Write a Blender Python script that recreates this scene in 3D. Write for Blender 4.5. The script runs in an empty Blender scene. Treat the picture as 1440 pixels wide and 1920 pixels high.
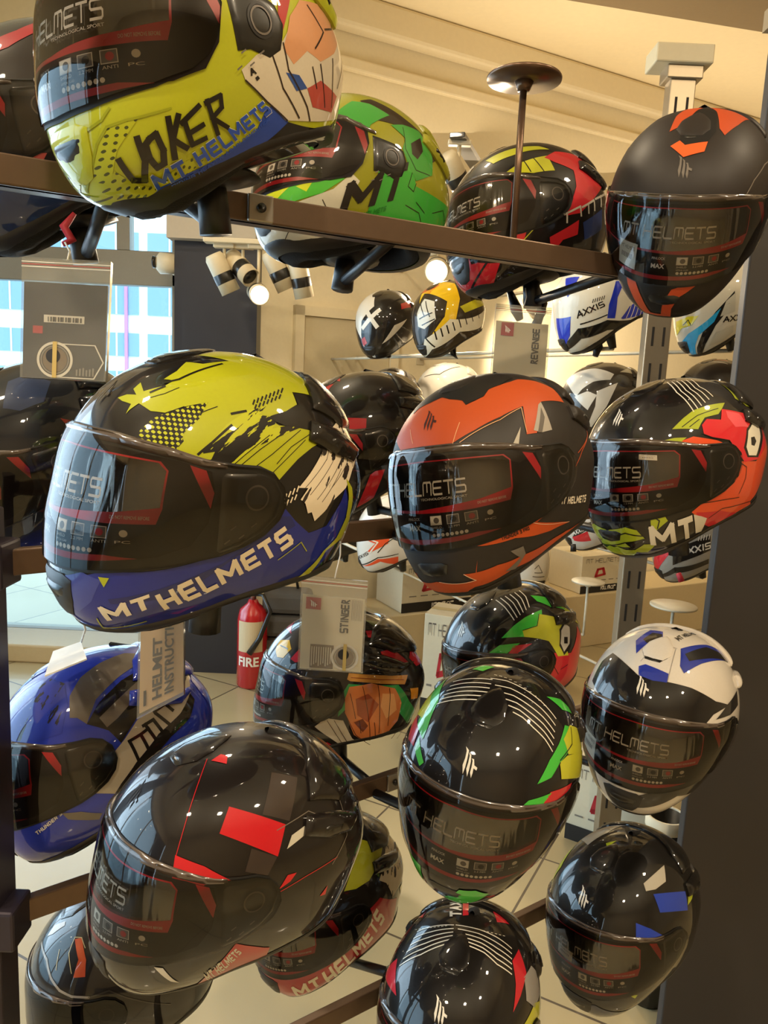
import bpy, bmesh, math, mathutils, random
# ---- camera and helmet shape mathematics (shared by everything below) ----
import numpy as np, math
W_PX, H_PX, F_PX = 1440, 1920, 1441.0
CAM = np.array([0.0, 0.0, 1.55])
def _cam_axes():
    down = np.array([300-720, 10000-960, F_PX], float); down /= np.linalg.norm(down)   # nadir seen by the lens (x right, y down, z ahead)
    ahead = np.array([0, 0, 1.0]) - down*down[2]; ahead /= np.linalg.norm(ahead)
    right = np.cross(down, ahead)
    return np.array([right, ahead, -down])            # rows: world X, Y, Z in lens axes
CAX = _cam_axes()
def at(px, py, d):
    """world point seen at a pixel, d metres ahead of the lens"""
    v = np.array([(px-W_PX/2)/F_PX*d, (py-H_PX/2)/F_PX*d, d])
    return CAM + CAX @ v
def project(P):
    v = (np.asarray(P, float)-CAM) @ CAX
    return np.stack([v[..., 0]/v[..., 2]*F_PX+W_PX/2, v[..., 1]/v[..., 2]*F_PX+H_PX/2], -1)
# side profile of a full-face helmet, metres, x ahead, z up
PROFILE = [(.160,.000),(.152,.040),(.131,.080),(.094,.114),(.042,.136),(-.015,.142),(-.070,.131),(-.118,.101),(-.153,.058),
           (-.170,.012),(-.160,-.035),(-.141,-.080),(-.118,-.116),(-.05,-.140),(.03,-.146),(.10,-.150),(.138,-.138),(.161,-.103),(.167,-.055)]
def _profile_fn():
    a = np.array([math.atan2(z, x) % (2*math.pi) for x, z in PROFILE]); r = np.array([math.hypot(x, z) for x, z in PROFILE])
    o = np.argsort(a); a = a[o]; r = r[o]; n = len(a)
    A = np.concatenate([a-2*math.pi, a, a+2*math.pi]); Rr = np.tile(r, 3)
    m = np.zeros_like(Rr)
    m[1:-1] = ((Rr[2:]-Rr[1:-1])/(A[2:]-A[1:-1]) + (Rr[1:-1]-Rr[:-2])/(A[1:-1]-A[:-2]))/2
    def f(t):
        t = np.mod(t, 2*math.pi); i = np.clip(np.searchsorted(A, t)-1, 0, len(A)-2)
        h = A[i+1]-A[i]; s = (t-A[i])/h
        return ((2*s**3-3*s**2+1)*Rr[i] + (s**3-2*s**2+s)*h*m[i] + (-2*s**3+3*s**2)*Rr[i+1] + (s**3-s**2)*h*m[i+1])
    return f
RHO = _profile_fn()
def radius(d):
    """distance from the helmet centre to its shell along unit directions d (...,3)"""
    x, y, z = d[..., 0], d[..., 1], d[..., 2]
    c = np.sqrt(x*x+z*z)+1e-9
    rho = RHO(np.arctan2(z, x))
    low = np.clip(-z, 0, 1); fr = np.clip(x, 0, 1)
    W = .127*(1-.10*low) * (1-.20*low*fr) * (1-.05*np.clip(-x, 0, 1)**2) 
    n = 2.25
    return ((c/rho)**n + (np.abs(y)/W)**n)**(-1/n)
def direc(az, el):
    az = np.radians(az); el = np.radians(el)
    return np.stack([np.cos(el)*np.cos(az), np.cos(el)*np.sin(az), np.sin(el)], -1)
def surf(az, el):
    d = direc(np.asarray(az, float), np.asarray(el, float)); return d*radius(d)[..., None]
RIM_USUAL = [-.143, -.141, -.127, -.100, -.082, -.080]; RIM_STEEP = [-.148, -.145, -.128, -.095, -.068, -.058]
RIM = [RIM_USUAL]
def rim_z(az):
    a = np.abs((np.asarray(az, float)+180) % 360-180)
    return np.interp(a, [0, 20, 45, 90, 135, 180], RIM[0])
def rim_el(az):
    az = np.atleast_1d(np.asarray(az, float)); els = np.linspace(-10, -85, 301)
    A, E = np.meshgrid(az, els, indexing='ij'); z = surf(A, E)[..., 2]; zt = rim_z(az)
    i = np.argmax(z < zt[:, None], 1); return els[i]
def rotm(yaw, pitch, roll):
    """yaw about Z, pitch nose-up about the helmet's side axis, roll about its nose axis (degrees)"""
    y, p, r = map(math.radians, (yaw, pitch, roll))
    Rz = np.array([[math.cos(y), -math.sin(y), 0], [math.sin(y), math.cos(y), 0], [0, 0, 1]])
    Ry = np.array([[math.cos(p), 0, -math.sin(p)], [0, 1, 0], [math.sin(p), 0, math.cos(p)]])
    Rx = np.array([[1, 0, 0], [0, math.cos(r), -math.sin(r)], [0, math.sin(r), math.cos(r)]])
    return Rz @ Ry @ Rx
# ---- camera, world, lights, exposure ----
_sc = bpy.context.scene
_cam = bpy.data.cameras.new('camera'); _co = bpy.data.objects.new('camera', _cam); _sc.collection.objects.link(_co); _sc.camera = _co
_cam.sensor_fit = 'VERTICAL'; _cam.sensor_height = 36.0; _cam.lens = F_PX/H_PX*36.0; _cam.clip_start = .02
_M = [[*map(float, (CAX[i][0], -CAX[i][1], -CAX[i][2])), float(CAM[i])] for i in range(3)]+[[0, 0, 0, 1]]
_co.matrix_world = mathutils.Matrix(_M)
_cam.dof.use_dof = False
_sc.view_settings.view_transform = 'Standard'; _sc.view_settings.look = 'None'; _sc.view_settings.gamma = 1; _sc.view_settings.use_curve_mapping = False
_sc.view_settings.exposure = 0.4
_w = bpy.data.worlds.new('sky'); _sc.world = _w; _w.use_nodes = True
_nt = _w.node_tree; _bg = _nt.nodes['Background']; _bg.inputs[0].default_value = (.62, .82, 1.0, 1); _bg.inputs[1].default_value = 4.0
def lamp(name, kind, loc, energy, color, size=.3, aim=None, spot=None):
    L = bpy.data.lights.new(name, kind); L.energy = energy; L.color = color
    if kind == 'AREA': L.size = size
    elif kind == 'SPOT': L.shadow_soft_size = size; L.spot_size = math.radians(spot); L.spot_blend = .6
    elif kind == 'POINT': L.shadow_soft_size = size
    o = bpy.data.objects.new(name, L); _sc.collection.objects.link(o); o.location = tuple(map(float, loc))
    d = mathutils.Vector(aim if aim is not None else (loc[0], loc[1], loc[2]-1))-o.location
    o.rotation_euler = d.to_track_quat('-Z', 'Y').to_euler(); return o
WARM = (1.0, .80, .55); NEUT = (1.0, .88, .72)
DOWNLIGHTS = [(-1.2, -.9), (.3, -1.1), (1.7, -.7), (-1.3, .6), (1.9, 1.0), (-.6, 2.2), (1.0, 2.5), (2.6, 3.0)]
for _i, (_x, _y) in enumerate(DOWNLIGHTS):
    lamp('downlight_glow', 'AREA', (_x, _y, 3.44), (36 if _y < 0 else 17 if _y < 1.5 else 18), WARM, .16)
for _x, _y in ((.4, 4.0), (1.5, 4.6), (2.7, 5.2), (3.9, 3.0), (3.9, .5)):
    lamp('ceiling_fill', 'AREA', (_x, _y, 2.75), 5.5, WARM, 1.4, aim=(_x, _y-.3, 3.5))  # added upward lamps without fixtures, put in to brighten the ceiling
lamp('window_daylight', 'AREA', (-2.6, 2.2, 1.5), 26, (.72, .86, 1.0), 2.0, aim=(0, 1.2, 1.2))
lamp('window_daylight', 'AREA', (-1.9, 4.2, 1.3), 10, (.72, .86, 1.0), 1.4, aim=(-.6, 0, 1.0))
# ---- small helpers: materials, meshes, tags ----
COL = bpy.context.scene.collection
def srgb(h):
    c = [int(h[i:i+2], 16)/255 for i in (0, 2, 4)]
    return tuple(x/12.92 if x <= .04045 else ((x+.055)/1.055)**2.4 for x in c)+(1,)
MATS = {}
def mat(name, hexc, rough=.5, metal=0, coat=0, emit=0, spec=.5, bump=0, bscale=60, var=0, trans=0):
    if name in MATS: return MATS[name]
    m = bpy.data.materials.new(name); m.use_nodes = True; nt = m.node_tree; b = nt.nodes['Principled BSDF']
    c = srgb(hexc); b.inputs['Base Color'].default_value = c
    b.inputs['Roughness'].default_value = rough; b.inputs['Metallic'].default_value = metal
    b.inputs['Coat Weight'].default_value = coat; b.inputs['Coat Roughness'].default_value = .03
    b.inputs['Specular IOR Level'].default_value = spec
    if trans: b.inputs['Transmission Weight'].default_value = trans
    if emit:
        b.inputs['Emission Color'].default_value = c; b.inputs['Emission Strength'].default_value = emit
    tc = nt.nodes.new('ShaderNodeTexCoord'); nz = nt.nodes.new('ShaderNodeTexNoise'); nz.inputs['Scale'].default_value = bscale
    nt.links.new(tc.outputs['Object'], nz.inputs['Vector'])
    mx = nt.nodes.new('ShaderNodeMix'); mx.data_type = 'RGBA'
    v = max(var, .04); mx.inputs[6].default_value = tuple(x*(1-v) for x in c[:3])+(1,); mx.inputs[7].default_value = tuple(min(1, x*(1+v)) for x in c[:3])+(1,)
    nt.links.new(nz.outputs[0], mx.inputs[0]); nt.links.new(mx.outputs[2], b.inputs['Base Color'])
    if bump:
        bp = nt.nodes.new('ShaderNodeBump'); bp.inputs['Strength'].default_value = bump; bp.inputs['Distance'].default_value = .002
        nt.links.new(nz.outputs[0], bp.inputs['Height']); nt.links.new(bp.outputs[0], b.inputs['Normal'])
    MATS[name] = m; return m
def paint(hexc, matte=False):
    """lacquered helmet paint of one colour"""
    k = 'paint_'+hexc+('_matte' if matte else '')
    return mat(k, hexc, .5 if matte else .4, 0, 0 if matte else 1, spec=.35 if matte else .12, bscale=300)
def pattern(name, c1, c2, kind, scale, matte=False):
    """printed halftone dots, carbon weave or dry brush strokes, two colours"""
    if name in MATS: return MATS[name]
    m = mat(name, c1, .5 if matte else .4, 0, 0 if matte else 1, spec=.12); nt = m.node_tree
    tc = [n for n in nt.nodes if n.type == 'TEX_COORD'][0]; mx = [n for n in nt.nodes if n.type == 'MIX'][0]
    mx.inputs[6].default_value = srgb(c1); mx.inputs[7].default_value = srgb(c2)
    N = nt.nodes.new; L = nt.links.new
    if kind == 'dots':
        sp = N('ShaderNodeSeparateXYZ'); L(tc.outputs['Object'], sp.inputs[0]); vals = []
        for ax in ('X', 'Z'):
            a = N('ShaderNodeMath'); a.operation = 'MULTIPLY'; a.inputs[1].default_value = scale; L(sp.outputs[ax], a.inputs[0])
            s = N('ShaderNodeMath'); s.operation = 'SINE'; L(a.outputs[0], s.inputs[0]); vals.append(s)
        p = N('ShaderNodeMath'); p.operation = 'ADD'; L(vals[0].outputs[0], p.inputs[0]); L(vals[1].outputs[0], p.inputs[1])
        g = N('ShaderNodeMath'); g.operation = 'GREATER_THAN'; g.inputs[1].default_value = .35 if name != 'fading_dots' else 1.05; L(p.outputs[0], g.inputs[0])
    else:
        mp = N('ShaderNodeMapping'); mp.vector_type = 'TEXTURE'
        mp.inputs['Rotation'].default_value = (0, math.radians({'brush': 42, 'brush2': 58}[kind]), 0); mp.inputs['Scale'].default_value = (12, 1.2, 1.2)
        nz = [n for n in nt.nodes if n.type == 'TEX_NOISE'][0]; nz.inputs['Scale'].default_value = scale; nz.inputs['Detail'].default_value = 6
        L(tc.outputs['Object'], mp.inputs[0]); L(mp.outputs[0], nz.inputs['Vector'])
        g = N('ShaderNodeMath'); g.operation = 'GREATER_THAN'; g.inputs[1].default_value = .53 if kind == 'brush' else .58; L(nz.outputs[0], g.inputs[0])
    L(g.outputs[0], mx.inputs[0]); return m
def clear(name, tint, gloss_rough=.02, alpha=.12, frost=0):
    """thin clear plastic: see-through with a glossy surface"""
    if name in MATS: return MATS[name]
    m = bpy.data.materials.new(name); m.use_nodes = True; nt = m.node_tree; nt.nodes.clear(); N = nt.nodes.new; L = nt.links.new
    out = N('ShaderNodeOutputMaterial'); t = N('ShaderNodeBsdfTransparent'); t.inputs[0].default_value = srgb(tint)
    gl = N('ShaderNodeBsdfGlossy'); gl.inputs['Roughness'].default_value = gloss_rough
    fr = N('ShaderNodeFresnel'); fr.inputs[0].default_value = 1.5
    a = N('ShaderNodeMath'); a.operation = 'MAXIMUM'; a.inputs[1].default_value = alpha*.4; L(fr.outputs[0], a.inputs[0])
    tc = N('ShaderNodeTexCoord'); nz = N('ShaderNodeTexNoise'); nz.inputs['Scale'].default_value = 9; L(tc.outputs['Object'], nz.inputs['Vector'])
    bp = N('ShaderNodeBump'); bp.inputs['Strength'].default_value = .06 if not frost else .5; bp.inputs['Distance'].default_value = .01
    L(nz.outputs[0], bp.inputs['Height']); L(bp.outputs[0], gl.inputs['Normal'])
    mx = N('ShaderNodeMixShader'); L(a.outputs[0], mx.inputs[0]); L(t.outputs[0], mx.inputs[1]); L(gl.outputs[0], mx.inputs[2])
    if frost:
        df = N('ShaderNodeBsdfDiffuse'); df.inputs[0].default_value = (.8, .8, .78, 1); m2 = N('ShaderNodeMixShader'); m2.inputs[0].default_value = frost
        L(mx.outputs[0], m2.inputs[1]); L(df.outputs[0], m2.inputs[2]); mx = m2
    L(mx.outputs[0], out.inputs[0]); MATS[name] = m; return m

class MB:
    """collects vertices and faces, then links them as one mesh object"""
    def __init__(s): s.v = []; s.f = []; s.m = []; s.mats = []; s.n = 0; s.sm = []
    def slot(s, m):
        if m not in s.mats: s.mats.append(m)
        return s.mats.index(m)
    def add(s, v, f, m, smooth=True):
        v = np.asarray(v, float).reshape(-1, 3); k = s.slot(m)
        s.v.append(v); s.f += [[i+s.n for i in q] for q in f]; s.m += [k]*len(f); s.sm += [smooth]*len(f); s.n += len(v)
        return s
    def box(s, c, size, m, R=None, bev=0):
        x, y, z = [q/2 for q in size]; b = min(bev, x, y, z)
        bm = bmesh.new(); bmesh.ops.create_cube(bm, size=1)
        for q in bm.verts: q.co = (q.co.x*2*x, q.co.y*2*y, q.co.z*2*z)
        if b > 0: bmesh.ops.bevel(bm, geom=bm.edges[:], offset=b, segments=2, affect='EDGES', profile=.5)
        bm.verts.index_update()
        V = np.array([tuple(q.co) for q in bm.verts]); F = [[q.index for q in f.verts] for f in bm.faces]; bm.free()
        if R is not None: V = V @ np.asarray(R).T
        return s.add(V+np.asarray(c), F, m, False)
    def tube(s, pts, r, m, n=12, cap=True):
        pts = [np.asarray(p, float) for p in pts]; rs = r if hasattr(r, '__len__') else [r]*len(pts); V = []; F = []
        ref = np.array([0, 0, 1.]) if abs((pts[-1]-pts[0])[2]) < .9*np.linalg.norm(pts[-1]-pts[0]) else np.array([1., 0, 0])
        for i, p in enumerate(pts):
            t = pts[min(i+1, len(pts)-1)]-pts[max(i-1, 0)]; t /= np.linalg.norm(t)+1e-9
            a = np.cross(t, ref); a /= np.linalg.norm(a)+1e-9; b = np.cross(t, a)
            for k in range(n):
                w = 2*math.pi*k/n; V.append(p+rs[i]*(a*math.cos(w)+b*math.sin(w)))
        for i in range(len(pts)-1):
            for k in range(n): F.append([i*n+k, i*n+(k+1) % n, (i+1)*n+(k+1) % n, (i+1)*n+k])
        if cap: F += [list(range(n))[::-1], [(len(pts)-1)*n+k for k in range(n)]]
        return s.add(V, F, m)
    def lathe(s, prof, m, o=(0, 0, 0), n=32, R=None, cap=True):
        V = [(r*math.cos(2*math.pi*k/n), r*math.sin(2*math.pi*k/n), z) for r, z in prof for k in range(n)]
        F = [[i*n+k, i*n+(k+1) % n, (i+1)*n+(k+1) % n, (i+1)*n+k] for i in range(len(prof)-1) for k in range(n)]
        if cap: F += [list(range(n))[::-1], [(len(prof)-1)*n+k for k in range(n)]]
        V = np.array(V)
        if R is not None: V = V @ np.asarray(R).T
        return s.add(V+np.asarray(o), F, m)
    def build(s, name, parent=None, bevel=False):
        me = bpy.data.meshes.new(name); V = np.concatenate(s.v) if s.v else np.zeros((0, 3))
        me.from_pydata(V.tolist(), [], s.f)
        for m in s.mats: me.materials.append(m)
        me.polygons.foreach_set('material_index', s.m); me.polygons.foreach_set('use_smooth', s.sm)
        me.update(); o = bpy.data.objects.new(name, me); COL.objects.link(o)
        if parent: o.parent = parent
        return o
def tag(o, label, cat, group=None, kind=None):
    if label: o['label'] = label
    if cat: o['category'] = cat
    if group: o['group'] = group
    if kind: o['kind'] = kind
    return o
def empty(name, loc=(0, 0, 0)):
    o = bpy.data.objects.new(name, None); COL.objects.link(o); o.location = tuple(float(x) for x in loc); o.empty_display_size = .05; return o
def place(o, loc, R):
    M = mathutils.Matrix([[*map(float, R[i]), float(loc[i])] for i in range(3)]+[[0, 0, 0, 1]]); o.matrix_world = M; return o

# ---- flat glyphs in a unit square: lettering, strokes, marks ----
_txt = {}
def text_mesh(t, bold=0.0):
    k = (t, bold)
    if k in _txt: return _txt[k]
    cu = bpy.data.curves.new('lettering', 'FONT'); cu.body = t; cu.offset = bold; cu.resolution_u = 3; cu.fill_mode = 'FRONT'
    ob = bpy.data.objects.new('lettering', cu); COL.objects.link(ob); bpy.context.view_layer.update()
    me = bpy.data.meshes.new_from_object(ob.evaluated_get(bpy.context.evaluated_depsgraph_get()))
    bpy.data.objects.remove(ob); bpy.data.curves.remove(cu)
    V = np.array([tuple(v.co)[:2] for v in me.vertices]); F = [list(p.vertices) for p in me.polygons]; bpy.data.meshes.remove(me)
    lo, hi = V.min(0), V.max(0); V = (V-lo)/(hi-lo); _txt[k] = (V, F); return _txt[k]
def strokes(lines, w, aspect=1.0, box=None):
    """thick polylines; coordinates in a box that is scaled to the unit square; w in box units"""
    V = []; F = []
    for ln in lines:
        ww = w
        if isinstance(ln, tuple): ln, ww = ln
        ln = [np.array(p, float) for p in ln]
        for a, b in zip(ln[:-1], ln[1:]):
            t = (b-a)/(np.linalg.norm(b-a)+1e-9); nrm = np.array([-t[1], t[0]])*ww/2; e = t*ww*.35; k = len(V)
            V += [a-e-nrm, b+e-nrm, b+e+nrm, a-e+nrm]; F.append([k, k+1, k+2, k+3])
    V = np.array(V); bx = box or (0, 0, 1, 1)
    return (V-np.array(bx[:2]))/(np.array(bx[2:])-np.array(bx[:2])), F
TECH = {'M': [[(0,0),(0,.85),(.08,1),(.92,1),(1,.85),(1,0)],[(.5,1),(.5,.25)]], 'T': [[(0,1),(1,1)],[(.5,1),(.5,0)]], 'H': [[(0,1),(0,0)],[(1,1),(1,0)],[(0,.5),(1,.5)]],
        'E': [[(1,1),(.1,1),(0,.85),(0,.15),(.1,0),(1,0)],[(0,.5),(.9,.5)]], 'L': [[(0,1),(0,.15),(.1,0),(1,0)]], 'S': [[(1,1),(.1,1),(0,.9),(0,.6),(.1,.5),(.9,.5),(1,.4),(1,.1),(.9,0),(0,0)]],
        'A': [[(0,0),(.5,1),(1,0)],[(.2,.35),(1,.35)]], 'X': [[(0,0),(1,1)],[(0,1),(1,0)]], 'I': [[(.5,0),(.5,1)]], 'J': [[(.1,.95),(.7,1)],[(.6,1),(.55,.3),(.35,0),(.05,.1)]],
        'O': [[(.3,.95),(.75,1),(.9,.6),(.7,.05),(.3,0),(.08,.4),(.3,.95)]], 'K': [[(.2,1),(.15,0)],[(.9,1),(.2,.45),(.95,0)]], 'R': [[(.15,0),(.2,1),(.8,.9),(.8,.6),(.25,.45),(.95,-.1)]],
        'D': [[(0,0),(0,1),(.7,1),(1,.7),(1,.3),(.7,0),(0,0)]], 'N': [[(0,0),(0,1),(1,0),(1,1)]], 'U': [[(0,1),(0,0),(1,0),(1,1)]], 'G': [[(1,.9),(.1,.9),(0,0),(1,0),(1,.5),(.5,.5)]],
        '3': [[(0,1),(1,1),(1,0),(0,0)],[(.2,.5),(1,.5)]], 'P': [[(0,0),(0,1),(1,1),(1,.5),(0,.5)]], 'C': [[(1,1),(0,1),(0,0),(1,0)]], 'Y': [[(0,1),(.5,.5),(1,1)],[(.5,.5),(.5,0)]],
        'V': [[(0,1),(.5,0),(1,1)]], 'F': [[(1,1),(0,1),(0,0)],[(0,.5),(.8,.5)]], 'B': [[(0,0),(0,1),(.8,1),(.8,.55),(0,.5)],[(.8,.5),(1,.45),(1,0),(0,0)]]}
def tech_text(t, w=.16, gap=.35, wide=1.3):
    ls = []; x = 0
    for ch in t:
        if ch == ' ': x += .8; continue
        cw = .3 if ch == 'I' else wide
        for ln in TECH[ch]: ls.append([(x+p[0]*cw, p[1]) for p in ln])
        x += cw+gap
    return strokes(ls, w, box=(-w/2, -w/2, x-gap+w/2, 1+w/2))
BLOCK = dict(TECH); BLOCK.update({'M': [[(0,0),(0,1)],[(0,1),(.5,.3)],[(.5,.3),(1,1)],[(1,1),(1,0)]], 'S': [[(1,1),(.1,1),(0,.85),(0,.62),(.12,.5),(.88,.5),(1,.38),(1,.12),(.9,0),(0,0)]], 'O': [[(0,0),(0,1),(1,1),(1,0),(0,0)]], 'J': [[(1,1),(1,0),(0,0),(0,.3)]], 'K': [[(0,0),(0,1)],[(1,1),(0,.5),(1,0)]], 'R': [[(0,0),(0,1),(1,1),(1,.5),(0,.5)],[(.4,.5),(1,0)]], 'A': [[(0,0),(.5,1),(1,0)],[(.2,.35),(.8,.35)]]})
def block_text(t, w=.30, gap=.48):
    ls = []; x = 0
    for ch in t:
        if ch == ' ': x += .7; continue
        cw = {'I': .01, 'M': 1.15}.get(ch, .8)
        for ln in BLOCK[ch]: ls.append([(x+p[0]*cw, p[1]) for p in ln])
        x += cw+gap
    return strokes(ls, w, box=(-w/2, -w/2, x-gap+w/2, 1+w/2))
def flame_mark():
    P = [[(.02,.95),(.16,.80),(.20,.55),(.17,.30),(.30,.02),(.34,.25),(.33,.55),(.28,.85)],
         [(.32,.80),(.42,.68),(.44,.45),(.42,.22),(.55,-.02),(.58,.2),(.57,.5),(.50,.72)],
         [(.58,.62),(.66,.55),(.68,.35),(.66,.15),(.76,-.02),(.80,.15),(.80,.45),(.72,.62)],
         [(.70,.45),(1.0,.38),(.98,.28),(.72,.34)]]
    V = []; F = []
    for p in P: k = len(V); V += p; F.append(list(range(k, k+len(p))))
    return np.array(V), F
def disc(n=16, r=.5, c=(.5, .5), ri=0):
    if ri == 0:
        return np.array([(c[0]+r*math.cos(2*math.pi*k/n), c[1]+r*math.sin(2*math.pi*k/n)) for k in range(n)]), [list(range(n))]
    V = [(c[0]+q*math.cos(2*math.pi*k/n), c[1]+q*math.sin(2*math.pi*k/n)) for q in (r, ri) for k in range(n)]
    return np.array(V), [[k, (k+1) % n, n+(k+1) % n, n+k] for k in range(n)]
def subdiv(V, F, mx):
    """triangulate and split until no edge is longer than mx"""
    bm = bmesh.new(); vs = [bm.verts.new((p[0], p[1], 0)) for p in V]
    for f in F:
        if len(set(f)) > 2:
            try: bm.faces.new([vs[i] for i in f])
            except ValueError: pass
    bmesh.ops.triangulate(bm, faces=bm.faces[:])
    for _ in range(7):
        e = [e for e in bm.edges if e.calc_length() > mx]
        if not e: break
        bmesh.ops.subdivide_edges(bm, edges=e, cuts=1); bmesh.ops.triangulate(bm, faces=[f for f in bm.faces if len(f.verts) > 3])
    bm.verts.index_update(); V = np.array([(v.co.x, v.co.y) for v in bm.verts]).reshape(-1, 2); F = [[v.index for v in f.verts] for f in bm.faces]; bm.free(); return V, F

# ---- charts on the helmet shell ----
class Chart:
    """stereographic map about a direction, in radians"""
    def __init__(s, az, el):
        s.c = direc(az, el); a = math.radians(az); e = math.radians(el)
        s.e1 = np.array([-math.sin(a), math.cos(a), 0]); s.e2 = np.cross(s.c, s.e1)
    def to(s, azel):
        d = direc(*np.asarray(azel, float).T); k = 2/(1+np.clip(d@s.c, -.9, 1)); return np.stack([k*(d@s.e1), k*(d@s.e2)], -1)
    def back(s, uv):
        uv = np.asarray(uv, float); q = (uv**2).sum(-1)/4; k = 1/(1+q)
        return k[..., None]*(uv[..., :1]*s.e1+uv[..., 1:]*s.e2)+((1-q)/(1+q))[..., None]*s.c
class Cyl:
    """azimuth and elevation in radians, for the visor band"""
    def to(s, azel): return np.radians(np.asarray(azel, float))
    def back(s, uv): uv = np.degrees(uv); return direc(uv[..., 0], uv[..., 1])
def normals(d):
    e = 1e-3; t1 = np.cross(d, [0, 0, 1.]); t1 = np.where(np.linalg.norm(t1, axis=-1, keepdims=True) < 1e-3, np.array([1., 0, 0]), t1)
    t1 /= np.linalg.norm(t1, axis=-1, keepdims=True); t2 = np.cross(d, t1)
    def S(q): q = q/np.linalg.norm(q, axis=-1, keepdims=True); return q*radius(q)[..., None]
    n = np.cross(S(d+e*t1)-S(d-e*t1), S(d+e*t2)-S(d-e*t2)); n /= np.linalg.norm(n, axis=-1, keepdims=True)
    return n*np.sign((n*d).sum(-1, keepdims=True))
def lift(d, off):
    off = np.asarray(off, float); off = off[..., None] if off.ndim else off
    return d*radius(d)[..., None]+normals(d)*off
def densify(P, mx):
    out = []
    for a, b in zip(P, np.roll(P, -1, 0)):
        n = max(1, int(np.ceil(np.linalg.norm(b-a)/mx)))
        for i in range(n): out.append(a+(b-a)*i/n)
    return np.array(out)
def inside(P, Q):
    r = np.zeros(len(Q), bool)
    for (x1, y1), (x2, y2) in zip(P, np.roll(P, -1, 0)):
        c = ((y1 > Q[:, 1]) != (y2 > Q[:, 1])); r ^= c & (Q[:, 0] < (x2-x1)*(Q[:, 1]-y1)/(y2-y1+1e-12)+x1)
    return r
def edge_dist(P, Q):
    d = np.full(len(Q), 9.)
    for a, b in zip(P, np.roll(P, -1, 0)):
        t = np.clip(((Q-a)@(b-a))/(((b-a)**2).sum()+1e-12), 0, 1); d = np.minimum(d, np.linalg.norm(Q-(a+t[:, None]*(b-a)), axis=1))
    return d
def fill(P, step):
    """triangulated polygon with inner points every step"""
    P = densify(np.asarray(P, float), step); lo, hi = P.min(0), P.max(0)
    gx, gy = np.meshgrid(np.arange(lo[0]+step/2, hi[0], step), np.arange(lo[1]+step/2, hi[1], step))
    Q = np.stack([gx.ravel(), gy.ravel()], -1)
    if len(Q): Q = Q[inside(P, Q)]
    if len(Q): Q = Q[edge_dist(P, Q) > step*.35]
    A = np.concatenate([P, Q]) if len(Q) else P
    r = mathutils.geometry.delaunay_2d_cdt([mathutils.Vector(map(float, p)) for p in A], [], [list(range(len(P)))], 1, 1e-6)
    V = np.array([tuple(v) for v in r[0]]); return V, [list(f) for f in r[2]], P
def orient(V, F, D):
    """turn faces outward"""
    out = []
    for f in F:
        a, b, c = V[f[0]], V[f[1]], V[f[2]]
        out.append(f if np.dot(np.cross(b-a, c-a), D[f[0]]) > 0 else f[::-1])
    return out
LAY = .00030
_rt = {}
def above_rim(D):
    """keep painted areas on the shell: nothing below the bottom edge"""
    k = id(RIM[0])
    if k not in _rt: a = np.linspace(-180, 180, 181); _rt[k] = (a, rim_el(a))
    az = np.degrees(np.arctan2(D[:, 1], D[:, 0])); el = np.degrees(np.arcsin(np.clip(D[:, 2], -1, 1))); lo = np.interp(az, *_rt[k])+.4
    return direc(az, np.maximum(el, lo))
def decal(mb, azel, m, layer=1, cyl=False, base=0.0, step=.035, mirror=False):
    """painted area on the shell surface"""
    azel = np.asarray(azel, float)
    if cyl: ch = Cyl()
    else:
        c = direc(*azel.T).mean(0); c /= np.linalg.norm(c); ch = Chart(math.degrees(math.atan2(c[1], c[0])), math.degrees(math.asin(np.clip(c[2], -1, 1))))
    V, F, _ = fill(ch.to(azel), step); D = above_rim(ch.back(V)); X = lift(D, base+LAY*layer*.5+.0002); mb.add(X, orient(X, F, D), m)
    if mirror: decal(mb, azel*[-1, 1], m, layer, cyl, base, step)
def glyph(mb, VF, quad, m, layer=2, base=0.0, cyl=False, mx=.045, mirror=False):
    """unit-square drawing laid on the shell between four corners (top left, top right, bottom right, bottom left)"""
    quad = np.asarray(quad, float)
    if cyl: ch = Cyl()
    else:
        c = direc(*quad.T).mean(0); c /= np.linalg.norm(c); ch = Chart(math.degrees(math.atan2(c[1], c[0])), math.degrees(math.asin(c[2])))
    a, b, c_, d_ = ch.to(quad)[:, None, :] if False else [q for q in ch.to(quad)]
    V, F = VF
    def mp(V): u = V[:, :1]; v = V[:, 1:]; return (a*(1-u)+b*u)*v+(d_*(1-u)+c_*u)*(1-v)
    U, F = subdiv(mp(np.asarray(V, float)), F, mx)
    if len(U) == 0: return
    D = above_rim(ch.back(U)); X = lift(D, base+LAY*layer*.5+.0002); mb.add(X, orient(X, F, D), m)
    if mirror: q = quad[[1, 0, 3, 2]]*[-1, 1]; glyph(mb, VF, q, m, layer, base, cyl, mx)
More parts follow.
